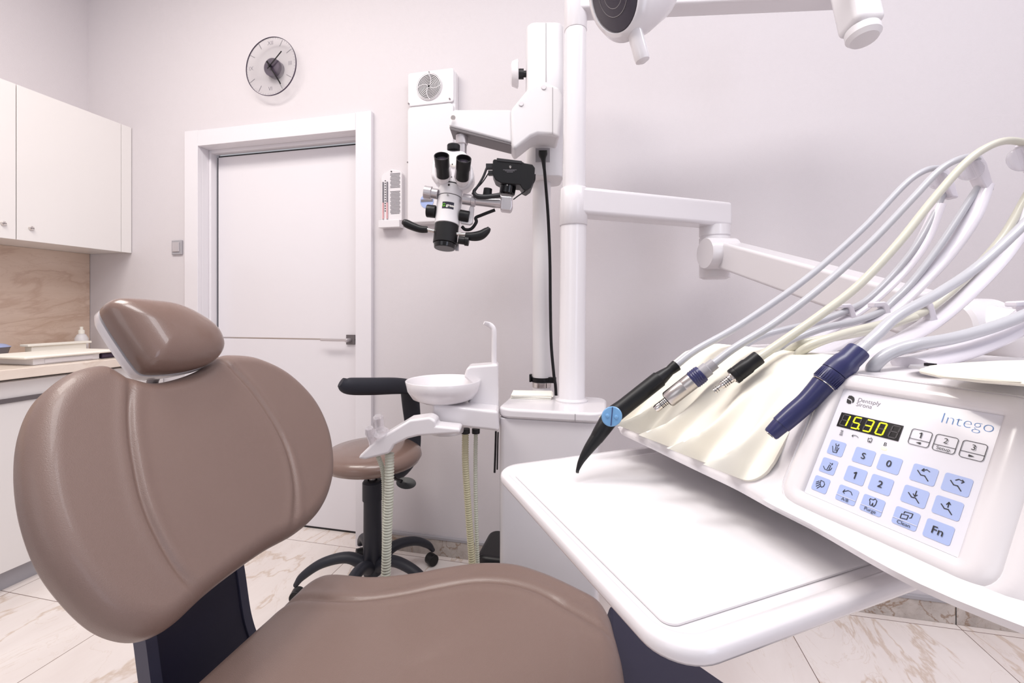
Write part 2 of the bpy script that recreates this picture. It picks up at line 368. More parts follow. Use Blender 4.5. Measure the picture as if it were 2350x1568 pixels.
# air steriliser
a, b = onY(935, 165, 1.94), onY(1040, 508, 1.94); cx = (a.x+b.x)/2; w = b.x-a.x; zt2 = onY(990, 160, 1.94).z; zs = onY(985, 240, 1.94).z
t = thing('air_steriliser', (cx, 2.0, b.z), 'tall white wall mounted air steriliser with round fan grille', 'air steriliser')
MB().prism([(a.x+.006, 2.0, b.z), (a.x+.006, 1.955, b.z), (b.x+.006, 1.955, b.z), (b.x+.006, 2.0, b.z)], Z_*(zt2-b.z-.008)).obj('body', 'whitem', t, bevel=.01)
fr = [Vector((cx+x, 1.956, b.z+.0+z)) for x, z in [(q[0], q[1]+(zs-b.z)/2) for q in rrect(w, zs-b.z-.004, .02)]]
MB().prism(fr, Y_*-.017).obj('front_cover', 'white', t, bevel=.006)
zz = zt2-zs
up = [Vector((cx+q[0], 1.956, zs+.002+zz/2+q[1])) for q in rrect(w, zz-.004, .012)]
MB().prism(up, Y_*-.011).obj('fan_panel', 'white', t, bevel=.004)
fc = onY(985, 199, 1.944)
MB().lathe([(.058, 0), (.058, .001)], fc+Y_*-.0003, -Y_, 40).obj('fan_opening', 'ink', t)
m = MB()
for r in (.008, .015, .022, .029, .036, .043, .050, .057, .063):
    pts = [fc + Y_*-.004 + X_*(r*math.cos(2*math.pi*k/40)) + Z_*(r*math.sin(2*math.pi*k/40)) for k in range(41)]
    m.tube(pts, .0019, 6)
for k in range(4):
    pts = [fc + Y_*-.005 + X_*(r*math.cos(R(90*k+45)+r*14)) + Z_*(r*math.sin(R(90*k+45)+r*14)) for r in [.008*i for i in range(1, 9)]]
    m.tube(pts, .0015, 6)
m.obj('fan_grille', 'whitem', t)
for px, py in ((938, 238), (1032, 227), (985, 166), (936, 373)):
    p = onY(px, py, 1.943); MB().lathe([(.0035, 0), (.0035, .004)], p, -Y_, 12).obj('screw', 'dgrey', t)
p = onY(980, 462, 1.939); MB().lathe([(.034, 0), (.034, .002)], p, -Y_, 40).obj('round_label', 'key', t)
m = MB(); m.box(p+Vector((0, -.003, .003)), (.06, .001, .012)); m.obj('display', 'inkg', t)

# ================= DENTAL CHAIR =================
CY = .765
def PL(px, py, o, n):
    r = ray(px, py); cam = Vector((0, 0, EYE)); return cam + r*((o-cam).dot(n)/r.dot(n))
def cushion(outline, nrm, rad, thick, disp, nr=70, smooth=8, center=None, back=True, topfrac=.5, relax=10):
    """outline: 3d points of the silhouette; nrm: facing direction"""
    o = cr([tuple(p) for p in outline], smooth, True); N = len(o); nrm = Vector(nrm).normalized()
    c = center or sum(o, Vector())/N
    inw = []
    for i in range(N):
        t = (o[(i+2) % N]-o[i-2]); d = nrm.cross(t).normalized()
        if d.dot(c-o[i]) < 0: d = -d
        inw.append(d)
    for _ in range(relax): inw = [(inw[i-1]+inw[i]+inw[(i+1) % N]).normalized() for i in range(N)]
    rings = []
    if back:
        rings.append([c*.05+p*.95 + inw[i]*rad - nrm*thick for i, p in enumerate(o)])
        for k in range(6):
            a = R(90*(k+1)/7); rings.append([p + inw[i]*(rad*.8*(1-math.sin(a))) - nrm*(thick-(rad*.8)+rad*.8*math.cos(a)) for i, p in enumerate(o)])
    for k in range(9):
        a = R(90*k/9); rings.append([p + inw[i]*(rad*(1-math.cos(a))) + nrm*(rad*(math.sin(a)-topfrac)) for i, p in enumerate(o)])
    edge = [p + inw[i]*rad for i, p in enumerate(o)]
    es = list(edge)
    for _ in range(150): es = [(es[i-1]+es[(i+1) % N])*.5 for i in range(N)]
    for k in range(nr+1):
        f = 1-k/nr*.985
        b_ = min(1, (1-f)*3.0); b_ = b_*b_*(3-2*b_)
        rings.append([(c + (p.lerp(q_, b_)-c)*f) + nrm*(rad*(1-topfrac)) for p, q_ in zip(edge, es)])
    q = []
    nfix = len(rings)-nr-1
    for j, rg in enumerate(rings):
        f = 0 if j < nfix-9 else min(1, (j-(nfix-9))/9)
        q.append([p + nrm*(disp(p)*f) for p in rg] if f else rg)
    m = MB(); m.rings(q); return m
def segd(p, poly):
    best = 9
    for a, b in zip(poly, poly[1:]):
        ab = b-a; t = max(0, min(1, (p-a).dot(ab)/ab.length_squared)); d = (p-a-ab*t).length
        if d < best: best = d
    return best
k = .93
o0 = Vector((-.74*k, .82*k, EYE-.54*k)); an = R(58.5); bn = Vector((math.sin(an), 0, math.cos(an))); bu = Vector((-math.cos(an), 0, math.sin(an)))
chair = thing('dental_chair', (-.35, CY, 0), 'brown leather dental chair with round headrest in the foreground', 'dental chair')
BO = [(240, 838), (285, 862), (345, 876), (400, 868), (455, 848), (500, 818), (530, 812), (590, 820), (660, 855), (720, 915), (755, 985), (768, 1060), (762, 1120), (738, 1175), (690, 1222), (620, 1262), (545, 1315), (470, 1375), (400, 1440), (350, 1470), (290, 1477), (220, 1450), (150, 1385), (90, 1300), (50, 1190), (36, 1080), (45, 985), (80, 910), (140, 860), (195, 840)]
bo = [PL(x, y, o0, bn) for x, y in BO]
bo = [p + Y_*.013*max(0, min(1, (.72-p.y)/.22)) + bu*.004*max(0, min(1, (.45-(p-o0).dot(bu))/.5)) for p in bo]   # near side shows its thickness
s1 = cr([tuple(PL(x, y, o0, bn)) for x, y in [(290, 858), (283, 960), (292, 1060), (320, 1180), (380, 1300), (442, 1374)]], 5)
s2 = cr([tuple(PL(x, y, o0, bn)) for x, y in [(505, 835), (580, 920), (640, 1020), (665, 1120), (661, 1228)]], 5)
def plane2(p, o, n): return p - n*((p-o).dot(n))
def bdisp(p):
    q = plane2(p, o0, bn); d = min(segd(q, s1), segd(q, s2))
    return -.0042*math.exp(-(d/.0055)**2) + .0018*math.exp(-((d-.014)/.01)**2)
bc = PL(400, 1120, o0, bn)
cushion(bo, bn, .034, .055, bdisp, 110, 10, bc).obj('backrest', 'leather', chair, sharp=80)
# headrest
ah = R(62); hn = Vector((math.sin(ah), -.12, math.cos(ah))).normalized(); ho = P(390, 775, .93)
HO = [(243, 706), (252, 690), (275, 685), (330, 688), (400, 698), (455, 722), (497, 752), (514, 782), (512, 806), (490, 828), (440, 843), (380, 850), (340, 847), (318, 825), (290, 785), (262, 742)]
hd = [PL(x, y, ho, hn) for x, y in HO]
hs = cr([tuple(PL(x, y, ho, hn)) for x, y in [(300, 690), (330, 730), (350, 775)]], 4)
hcen = PL(385, 772, ho, hn)
def hdisp(p):
    r = (plane2(p, ho, hn)-hcen).length; return .020*(1-min(1, (r/.13)**2))
hsm = cr([tuple(p) for p in hd], 10, True); m = MB(); rg = []
for f in (.90, .97, .995): rg.append([hcen+(p-hcen)*f - hn*(.034-.010*f) for p in hsm])
rg.append([p - hn*.015 for p in hsm])
for k_ in range(61):
    a_ = R(90*k_/60); f = max(.004, math.cos(a_)**.80); rg.append([hcen+(p-hcen)*f + hn*(.052*math.sin(a_)**.85 - .012) for p in hsm])
m.rings(rg); m.obj('headrest', 'leather2', chair, sharp=80)
sh = [p*.985+hcen*.015 - hn*.032 for p in cr([tuple(p) for p in hd], 4, True)]
sh2 = [p*.93+hcen*.07 - hn*.06 for p in cr([tuple(p) for p in hd], 4, True)]
MB().rings([sh, [p - hn*.015 for p in sh], sh2]).obj('headrest_shell', 'white', chair, sharp=50)
jp = P(328, 857, .985)
m = MB(); m.cyl(jp, jp+Y_*.012, .0165); m.obj('hinge_cap', 'grey', chair, bevel=.001)
m = MB(); m.cyl(jp+Y_*.0125, jp+Y_*.11, .0150); m.obj('hinge_bar', 'char', chair, bevel=.002)
m = MB(); m.tube([jp+Vector((0, .06, .0)), jp+Vector((-.05, .06, -.03)), jp+Vector((-.04, .06, -.15))], .012, 12, 4); m.obj('headrest_stem', 'dgrey', chair)
hk = P(268, 770, .99); m = MB(); m.cyl(hk, hk+Y_*.03, .014); m.obj('adjustment_knob', 'grey', chair, bevel=.002)
# carrier shell between backrest and seat
pr = cr([(-.945, 0, .86), (-.915, 0, .70), (-.885, 0, .56), (-.862, 0, .44), (-.825, 0, .38), (-.74, 0, .345), (-.5, 0, .33)], 8)
def sheet(pr, ya, yb, th, name, mt, lift=0):
    m = MB(); nr = []
    for i, p in enumerate(pr):
        t = (pr[min(i+1, len(pr)-1)]-pr[max(0, i-1)]).normalized(); nr.append(Vector((-t.z, 0, t.x)))
    m.rings([[Vector((p.x, ya, p.z))+n*lift, Vector((p.x, yb, p.z))+n*lift, Vector((p.x, yb, p.z))+n*(lift-th), Vector((p.x, ya, p.z))+n*(lift-th)] for p, n in zip(pr, nr)])
    return m.obj(name, mt, chair, sharp=50)
s = sheet(pr, .690, .882, .02, 'carrier', 'navy', .012 if False else 0)
sheet(pr, .668, .689, .032, 'carrier_rim', 'navyedge', .004); sheet(pr, .883, .904, .032, 'carrier_rim', 'navyedge', .004)
# backrest back shell
m = MB(); bs = [plane2(p, o0, bn)*.88+bc*.12 - bn*.056 for p in cr([tuple(p) for p in bo], 4, True)]
m.rings([bs, [p*.9+bc*.1-bn*.028 for p in bs]]); m.obj('backrest_shell', 'navy', chair, bevel=.004)
# seat
SO = [(580, 1438, .515), (650, 1378, .52), (690, 1340, .525), (725, 1318, .53), (770, 1308, .535), (860, 1313, .54), (960, 1303, .555), (1020, 1292, .57), (1100, 1283, .58), (1180, 1288, .585), (1250, 1310, .585), (1330, 1345, .585), (1378, 1370, .58), (1400, 1400, .58), (1412, 1440, .58), (1428, 1500, .58), (1439, 1580, .58)]
so = [onZ(x, y, z) for x, y, z in SO]; CS = .72
far = [p for p in so if p.y > CS]
near = [Vector((p.x, 2*CS-p.y, p.z)) for p in reversed(far)]
sc_ = sum(far, Vector())/len(far); sc_ = Vector((-.36, CS, .56))
ss = cr([tuple(onZ(x, y, z)) for x, y, z in [(640, 1384, .525), (690, 1370, .53), (760, 1378, .535), (830, 1380, .54), (930, 1362, .555), (1000, 1345, .57), (1100, 1336, .58), (1200, 1352, .585), (1300, 1400, .585), (1420, 1475, .58)]], 4)
ssm = [Vector((p.x, 2*CS-p.y, p.z)) for p in ss]
ss_ = [Vector((p.x, p.y, 0)) for p in ss]; ssm_ = [Vector((p.x, p.y, 0)) for p in ssm]
def sdisp(p):
    q = Vector((p.x, p.y, 0)); d1 = segd(q, ss_) if p.y > CS else segd(q, ssm_)
    b = 0
    inside = abs(p.y-CS)
    u = (p.x+.36)/.35
    return -.0035*math.exp(-(d1/.006)**2)+.0022*math.exp(-((d1-.016)/.012)**2) + .010*math.exp(-(p.x+.12)**2/.02) - .012*math.exp(-((p.x+.46)**2/.02+(p.y-CS)**2/.05))
cushion(far+near, (0, 0, 1), .035, .075, sdisp, 110, 8, sc_, topfrac=.9).obj('seat', 'leather', chair, sharp=80)
# legrest (dark, slopes down away from the seat)
m = MB(); ya, yb = .44, 1.0
pp = [(-.10, .50), (-.03, .553), (.0, .542), (.24, .408), (.70, .16), (.78, .13)]
m.rings([[Vector((x, ya, z)), Vector((x, yb, z)), Vector((x-.02, yb-.02, z-.05)), Vector((x-.02, ya+.02, z-.05))] for x, z in pp[2:]])
m.obj('legrest', 'navy', chair, bevel=.008)
m = MB(); m.prism([(x, y, .30) for x, y in ((-.66, CS-.16), (-.66, CS+.16), (-.08, CS+.2), (-.08, CS-.2))], Z_*.16); m.obj('seat_frame', 'navy', chair, bevel=.01)
m = MB(); m.prism([(-.35+q[0], CS+q[1], .03) for q in rrect(.34, .22, .05)], Z_*.30); m.obj('pedestal', 'whitem', chair, bevel=.01)
m = MB(); m.prism([(-.25+q[0], CS+q[1], 0.0005) for q in rrect(.75, .40, .1)], Z_*.035); m.obj('floor_plate', 'navy', chair, bevel=.008)

# ================= STOOL =================
sc = P(855, 1060, 1.83); sc.z = 0
st = thing('dentist_stool', sc, 'black wheeled stool with brown leather seat and curved armrest by the door', 'stool')
zs_ = .548
MB().lathe([(.10, zs_-.004), (.165, zs_), (.192, zs_+.012), (.203, zs_+.032), (.198, zs_+.052), (.175, zs_+.068), (.12, zs_+.076), (.0, zs_+.079)], sc, Z_, 64).obj('seat', 'leather2', st, sharp=70)
m = MB(); m.lathe([(.036, .09), (.038, .10), (.036, .40), (.041, .402), (.041, .475), (.036, .482), (.02, .484), (.02, .47)], sc, Z_, 32); m.obj('column', 'char', st)
MB().cyl(sc+Z_*.47, sc+Z_*(zs_-.006), .014).obj('gas_lift', 'steel', st)
m = MB(); m.box(sc+Z_*(zs_-.012), (.13, .10, .014)); m.obj('seat_mount', 'black', st, bevel=.003)
for ang in (-172, -22, -100, 118, 46):
    d = W(math.cos(R(ang)), math.sin(R(ang)), 0); 
    m = MB(); pts = [sc+d*.02+Z_*.125, sc+d*.10+Z_*.165, sc+d*.20+Z_*.15, sc+d*.275+Z_*.105, sc+d*.305+Z_*.068]
    m.tube(pts, [(.028, .026), (.022, .024), (.019, .022), (.016, .020), (.010, .016)], 14, 6, flat=Z_)
    lg = m.obj('leg', 'char', st)
    c0 = sc+d*.300; sd = d.cross(Z_)
    m = MB(); m.cyl(c0+sd*.022+Z_*.026, c0-sd*.022+Z_*.026, .0255); m.obj('caster', 'black', st, bevel=.004)
lv = P(928, 1108, 1.68); m = MB(); m.tube([P(895, 1092, 1.75), P(912, 1101, 1.68), P(922, 1105, 1.66)], .006, 10, 4)
m.obj('lever', 'black', st)
m = MB(); m.lathe([(.0, -.003), (.5, -.004), (.95, -.003), (1.0, 0), (.95, .003), (.0, .005)], P(932, 1109, 1.66), Vector((.2, -.75, .6)), 30); 
c_ = P(932, 1109, 1.66); m.v = [c_ + (lambda q: X_*q.dot(X_)*.04 + (q-X_*q.dot(X_))*.022)(v-c_) if abs((v-c_).length) > .02 else v for v in m.v]
m.obj('lever_paddle', 'black', st)
# arm: horizontal curved pad and post
pa = [P(782, 878, 1.70), P(800, 886, 1.72), P(850, 887, 1.78), (P(910, 886, 1.86)), P(945, 890, 1.93), P(958, 905, 1.97)]
m = MB(); m.tube(pa, [(.020, .014), (.033, .020), (.036, .024), (.035, .024), (.030, .022), (.02, .02)], 20, 6, flat=Z_); m.obj('armrest_pad', 'char', st)
m = MB(); m.tube([P(938, 880, 1.93), P(943, 930, 1.96), P(948, 985, 1.97), P(946, 1045, 1.95), P(925, 1085, 1.9), P(880, 1092, 1.84)], [(.040, .014), (.040, .014), (.036, .012), (.030, .012), (.012, .03), (.01, .03)], 18, 6, flat=W(1, 0, 0)); m.obj('armrest_post', 'char', st)

# ================= TREATMENT UNIT =================
un = thing('treatment_unit', (-.17, 1.39, 0), 'white dental treatment unit tower carrying spittoon bowl, pole and swing arms', 'dental unit')
bxx = (-.332, -.012, 1.272, 1.50)
def rr3(x0, x1, y0, y1, z, r): return [Vector(((x0+x1)/2+q[0], (y0+y1)/2+q[1], z)) for q in rrect(x1-x0, y1-y0, r)]
MB().rings([rr3(-.33, -.035, 1.275, 1.495, .02, .02), rr3(-.33, -.035, 1.275, 1.495, .872, .02)]).obj('tower', 'white', un, bevel=.004)
MB().prism(rr3(-.31, -.05, 1.29, 1.48, 0.0005, .02), Z_*.019).obj('tower_foot', 'dgrey', un)
m = MB(); m.prism([(-.345, 1.25, .8), (-.345, 1.25, .8)][:0] or rr3(-.334, -.012, 1.265, 1.503, .873, .045), Z_*.030); m.obj('tower_cover', 'white', un, bevel=.009, seg=4)
m = MB(); m.b2((-.10, 1.2642, .873), (-.0985, 1.266, .898)); m.obj('cover_joint', 'mould', un)
pc = Vector((-.1227, 1.423, .902)); ptop = P(1322, -40, 1.40)
def onpole(py):
    f = (925-py)/(965.); q = pc.lerp(ptop, f); return q
def polez(z): f = (z-pc.z)/(ptop.z-pc.z); return pc.lerp(ptop, f)
m = MB(); pz = [(.902, .052), (.908, .052), (.912, .045), (.915, .0425), (1.47, .0415)]
m.rings([[polez(z)+X_*(r*math.cos(2*math.pi*k/48))+Y_*(r*math.sin(2*math.pi*k/48)) for k in range(48)] for z, r in pz]); m.obj('lower_pole', 'white', un, sharp=50)
m = MB(); m.rings([[polez(z)+X_*(r*math.cos(2*math.pi*k/48))+Y_*(r*math.sin(2*math.pi*k/48)) for k in range(48)] for z, r in ((1.59, .0375), (2.095, .0345))]); m.obj('upper_pole', 'white', un, sharp=50)
# spittoon support
hs_ = [(992, 928), (1143, 944), (1146, 992), (1120, 988), (1100, 986), (1000, 976), (990, 965)]
m = MB(); dv = W(0, 1, 0); m.prism([P(x, y, 1.27) for x, y in hs_], dv*.13); m.obj('spittoon_base', 'white', un, bevel=.012, seg=4)
cs_ = [(1064, 866), (1070, 846), (1078, 841), (1143, 836), (1144, 948), (1062, 946), (1078, 915), (1086, 885)]
m = MB(); m.prism([P(x, y, 1.345) for x, y in cs_], dv*.075); m.obj('spittoon_tower', 'white', un, bevel=.008, seg=4)
bc_ = P(1018, 884, 1.345); zr = .982
MB().lathe([(.03, zr-.070), (.062, zr-.067), (.094, zr-.053), (.109, zr-.030), (.1155, zr-.001), (.1135, zr+.001), (.107, zr-.004), (.098, zr-.03), (.07, zr-.055), (.0, zr-.062)], Vector((bc_.x, bc_.y, 0)), Z_, 64).obj('spittoon_bowl', 'white', un, sharp=60)
MB().lathe([(.036, zr-.098), (.033, zr-.071)], Vector((bc_.x+.01, bc_.y, 0)), Z_, 32).obj('bowl_socket', 'whitem', un)
m = MB(); m.tube([P(1134, 842, 1.38), P(1134, 800, 1.38), P(1134, 764, 1.38), P(1131, 752, 1.38), P(1122, 745, 1.38), P(1111, 741, 1.37)], [(.0085, .0085), (.0085, .0085), (.0085, .0085), (.0085, .007), (.0085, .005), (.006, .003)], 16, 8); m.obj('cup_filler', 'white', un)
# assistant arm
aa = [(820, 1054), (826, 1045), (850, 1022), (875, 1003), (905, 985), (940, 964), (985, 958), (1000, 966), (1000, 978), (1056, 984), (1056, 996), (1000, 999), (960, 1002), (935, 1008), (905, 1022), (893, 1042), (870, 1048), (838, 1056)]
m = MB(); m.prism([P(x, y, 1.20) for x, y in aa], dv*.06); m.obj('assistant_arm', 'white', un, bevel=.008, seg=4)
m = MB(); m.lathe([(.05, 0), (.052, .004), (.052, .018), (.048, .022)], P(1025, 992, 1.32), Z_, 40); m.obj('arm_pivot', 'whitem', un)
m = MB(); m.lathe([(.017, 0), (.015, .02), (.020, .03), (.024, .035), (.02, .042), (.012, .05), (.014, .085), (.009, .09)], P(879, 1018, 1.225), P(868, 960, 1.2)-P(879, 1018, 1.225), 24)
m.obj('suction_handpiece', 'clear', un)
m = MB(); m.lathe([(.012, 0), (.010, .03), (.014, .055), (.011, .07)], P(859, 1032, 1.22), P(848, 985, 1.2)-P(859, 1032, 1.22), 24); m.obj('saliva_ejector', 'clear', un)
def ribbed(pts, r, pitch, amp, name, mt, parent=None):
    q = cr([tuple(p) for p in pts], 10); L = 0; out = []; rad = []
    tot = sum((b-a).length for a, b in zip(q, q[1:])); n = int(tot/pitch*4)
    acc = [0]
    for a, b in zip(q, q[1:]): acc.append(acc[-1]+(b-a).length)
    j = 0
    for i in range(n+1):
        s_ = tot*i/n
        while j < len(acc)-2 and acc[j+1] < s_: j += 1
        out.append(q[j].lerp(q[j+1], (s_-acc[j])/max(1e-9, acc[j+1]-acc[j]))); rad.append(r+amp*(1 if i % 4 in (1, 2) else -1))
    m = MB(); m.tube(out, rad, 20); return m.obj(name, mt, parent or un, sharp=60)
def down(px, py, d, tx):
    p = P(px, py, d); return [p, ]
h = P(883, 1315, 1.24)
ribbed([P(868, 1048, 1.245), P(880, 1090, 1.25), P(882, 1180, 1.25), P(882, 1315, 1.25), P(884, 1500, 1.26), W(-.30, 1.30, .10), W(-.12, 1.33, .03), W(.0, 1.35, .03)], .0065, .006, .0007, 'saliva_hose', 'rib2')
ribbed([P(894, 1040, 1.235), P(893, 1120, 1.23), P(889, 1220, 1.23), P(886, 1315, 1.23), P(884, 1500, 1.22), W(-.28, 1.26, .10), W(-.12, 1.29, .03), W(.0, 1.31, .03)], .0125, .008, .0010, 'suction_hose', 'rib2')
ribbed([P(1068, 993, 1.33), P(1068, 1060, 1.33), P(1074, 1160, 1.33), P(1083, 1290, 1.33), P(1092, 1450, 1.33), P(1100, 1600, 1.33)], .0098, .007, .0009, 'drain_hose', 'rib')
ribbed([P(1092, 993, 1.35), P(1091, 1060, 1.35), P(1092, 1160, 1.35), P(1096, 1290, 1.35), P(1100, 1450, 1.36), P(1105, 1590, 1.36)], .0062, .007, .0006, 'air_hose', 'rib2')
for px, d, r in ((1068, 1.33, .014), (1092, 1.35, .0125)):
    m = MB(); m.cyl(P(px, 984, d), P(px, 995, d), r); m.obj('hose_nut', 'ink', un, bevel=.001)
m = MB(); m.tube([P(1138, 990, 1.40), P(1137, 1030, 1.40), P(1135, 1085, 1.40)], .0035, 8, 4); m.obj('strap', 'ink', un)
m = MB(); m.tube([P(1143, 992, 1.42), P(1142, 1030, 1.42), P(1141, 1078, 1.42)], .0025, 8, 4); m.obj('strap', 'ink', un)
# upper swing arm of the delivery element
def beam(pa, pb, h, w, name, mt, parent, bevel=.012, taper=1.0, up=Z_):
    pa, pb = Vector(pa), Vector(pb); t = (pb-pa).normalized(); s_ = t.cross(up).normalized(); u = s_.cross(t).normalized()
    m = MB(); m.rings([[p + s_*(a*w/2*f) + u*(b*h/2*f) for a, b in ((-1, -1), (1, -1), (1, 1), (-1, 1))] for p, f in ((pa, 1), (pb, taper))])
    return m.obj(name, mt, parent, bevel=bevel, seg=4)
p1 = polez(1.545); p2 = P(1640, 505, 1.60); p2.z = 1.545
m = MB()
m.rings([[polez(z)+X_*(r*math.cos(2*math.pi*k/48))+Y_*(r*math.sin(2*math.pi*k/48)) for k in range(48)] for z, r in ((1.470, .0435), (1.471, .0445), (1.586, .0445), (1.589, .042))]); m.obj('arm_collar', 'white', un, sharp=50)
beam(p1, p2+(p2-p1).normalized()*.045, .088, .085, 'swing_arm', 'white', un, bevel=.014)
j0 = Vector((p2.x, p2.y, 1.31))
MB().lathe([(.040, .0), (.052, .006), (.053, .012), (.053, .150), (.050, .153), (.050, .156), (.053, .159), (.053, .195)], j0, Z_, 48).obj('arm_joint', 'white', un)
q1 = P(1655, 580, 1.56); q2 = P(2120, 722, .88)
beam(q1, q2, .090, .085, 'spring_arm', 'white', un, bevel=.010)
tv = (q2-q1).normalized(); sv = tv.cross(Z_).normalized()
m = MB(); e = P(1648, 582, 1.53); m.lathe([(.052, -.058), (.055, -.054), (.055, .045), (.052, .05)], e, sv, 48); m.obj('spring_joint', 'white', un)
m = MB(); e2 = P(2215, 752, .84); m.lathe([(.050, -.05), (.056, -.045), (.056, .045), (.050, .05)], e2, sv, 48); m.obj('end_joint', 'white', un)
m = MB(); m.tube([e2, P(2290, 762, .80), P(2350, 775, .78)], [(.050, .045), (.046, .05), (.046, .05)], 24, 4); m.obj('arm_head', 'white', un)
m = MB(); m.cyl(P(2330, 735, .80), P(2330, 885, .80), .045); m.obj('head_post', 'white', un, bevel=.008)
m = MB(); m.tube([P(2330, 862, .80), T(-.33, 1.15, 1.055), T(-.32, .84, 1.055)], [(.020, .045)]*3, 20, 5, flat=Z_); m.obj('console_bracket', 'white', un)
# paper pack on the tower
m = MB(); 
for k_ in range(5):
    c0 = onZ(1222, 911, .903)+Z_*(.0015+k_*.0028); a0 = R(6+random.uniform(-3, 3)); ax = (Vector((math.cos(a0), math.sin(a0), 0)), Vector((-math.sin(a0), math.cos(a0), 0)), Z_)
    m.box(c0+X_*random.uniform(-.003, .003), (.135, .085, .0024), ax)
tag(m.obj('tissue_stack', 'paper', bevel=.001), 'small stack of folded white tissues on the treatment unit tower', 'tissues')

# ================= OPERATING LAMP =================
lp = thing('operating_lamp', P(1450, -40, .95), 'white operating lamp with dark oval lens and handle, hanging from a ceiling level arm', 'lamp')
m = MB()
m.rings([[polez(z)+X_*(r*math.cos(2*math.pi*k/48))+Y_*(r*math.sin(2*math.pi*k/48)) for k in range(48)] for z, r in ((2.094, .0355), (2.096, .0365), (2.25, .0365))]); m.obj('pole_collar', 'white', lp, sharp=50)
la = polez(2.19); lb = P(1960, -40, 1.345); lb.z = 2.19
beam(la, lb, .092, .068, 'horizontal_arm', 'white', lp, bevel=.010)
ja, jb = P(1948, -60, 1.29), P(1978, 68, 1.25)
beam(ja, jb, .085, .085, 'arm_knuckle', 'whitem', lp, bevel=.018, up=W(0, 1, .3))
m = MB(); d_ = (jb-ja).normalized(); m.lathe([(.0415, 0), (.043, .004), (.043, .022), (.034, .034), (.02, .037)], jb+d_*.001, d_, 40); m.obj('knuckle_cap', 'whitem', lp)
m = MB(); m.tube([P(2000, -70, 1.25), P(1760, -190, 1.05), P(1540, -170, .93), P(1490, -80, .92)], .028, 20, 8); m.obj('spring_arm', 'white', lp)
lc = P(1411, -12, .90); nn = W(-.70, -.66, -.16).normalized(); vv = (W(-.28, .10, 1)); vv = (vv-nn*vv.dot(nn)).normalized(); uu = vv.cross(nn).normalized()
def ell(c, a, b, n=48): return [c+uu*(a*math.cos(2*math.pi*k/n))+vv*(b*math.sin(2*math.pi*k/n)) for k in range(n)]
ax_ = W(.92, .40, .22).normalized()
m = MB(); m.rings([ell(lc+nn*.001, .050, .078), ell(lc+nn*.006, .052, .081), ell(lc+nn*.004, .058, .088), ell(lc-nn*.012+ax_*.008, .066, .094), ell(lc+ax_*.06, .066, .082), ell(lc+ax_*.11+Z_*.012, .052, .062), ell(lc+ax_*.15+Z_*.03, .028, .034), ell(lc+ax_*.16+Z_*.036, .006, .008)]); m.obj('lamp_housing', 'white', lp, sharp=60)
m = MB(); m.rings([ell(lc+nn*.0012, .0495, .0775), ell(lc+nn*.004, .049, .077), ell(lc+nn*.008, .034, .055), ell(lc+nn*.0095, .012, .02)]); m.obj('lens', 'lens', lp, sharp=60)
m = MB()
for r_ in (.4, .62): 
    m.tube(ell(lc+nn*.0088, .05*r_, .078*r_)+[ell(lc+nn*.0088, .05*r_, .078*r_)[0]], .0006, 6)
m.obj('lens_ring', 'dgrey', lp)
ha, hb = P(1450, 48, .90), P(1474, 137, .90)
m = MB(); m.lathe([(.0155, 0), (.0152, (hb-ha).length*.6), (.0155, (hb-ha).length*.92), (.014, (hb-ha).length*1.03), (.006, (hb-ha).length*1.08)], ha, hb-ha, 32); m.obj('handle', 'white', lp)

# ================= MICROSCOPE =================
mb_ = P(1243, 710, 1.72)
ms = thing('surgical_microscope', (mb_.x, mb_.y, 0), 'white and black dental surgical microscope on a floor mast with folding arm', 'microscope')
MB().lathe([(.036, .03), (.036, 1.735)], (mb_.x, mb_.y, 0), Z_, 40).obj('mast', 'whitem', ms)
m = MB(); m.prism([(mb_.x-.06+q[0], mb_.y+.02+q[1], .0005) for q in rrect(.44, .36, .06)], Z_*.06); m.prism([(mb_.x-.155+q[0], mb_.y+.02+q[1], .055) for q in rrect(.18, .22, .04)], Z_*.19); m.obj('foot_housing', 'black', ms, bevel=.02, seg=4)
zz_ = EYE-(885-710)/1000*1.72
MB().lathe([(.038, zz_-.004), (.038, zz_+.014)], (mb_.x, mb_.y, 0), Z_, 40).obj('chrome_ring', 'chrome', ms)
m = MB(); m.lathe([(.040, zz_+.016), (.040, zz_+.034)], (mb_.x, mb_.y, 0), Z_, 40); m.box((mb_.x+.045, mb_.y-.02, zz_+.026), (.03, .012, .022)); m.box((mb_.x-.042, mb_.y-.01, zz_+.03), (.008, .02, .03)); m.obj('clamp', 'black', ms, bevel=.001)
fx = W(1, 0, 0); fy = W(0, 1, 0)
def vbox(px0, px1, py0, py1, d, dep, name, mt, parent, r=.02, bevel=.006):
    a, b = P(px0, py1, d), P(px1, py0, d); w = (px1-px0)/1000*d; h = (py1-py0)/1000*d; c = P((px0+px1)/2, py1, d)+fy*dep/2
    m = MB(); m.prism([c+fx*q[0]+fy*q[1] for q in rrect(w, dep, r)], Z_*h); return m.obj(name, mt, parent, bevel=bevel)
vbox(1209, 1295, 50, 404, 1.63, .15, 'mast_head', 'whitem', ms, .035, .006)
m = MB(); c0 = P(1253, 190, 1.6285); m.b2((0, 0, 0), (0, 0, 0)); m = MB(); m.box(P(1253, 120, 1.629), (.002, .002, .22), (fx, fy, Z_)); m.obj('seam', 'mould', ms)
m = MB(); m.lathe([(.042, 0), (.044, -.012), (.040, -.02)], Vector((mb_.x, mb_.y, 1.735)), Z_, 40); m.obj('mast_sleeve', 'whitem', ms)
kn = P(1190, 170, 1.70); m = MB(); m.lathe([(.046, 0), (.052, .003), (.050, .010), (.044, .026), (.036, .030)], kn, -fx, 40); m.obj('clamp_knob', 'white', ms)
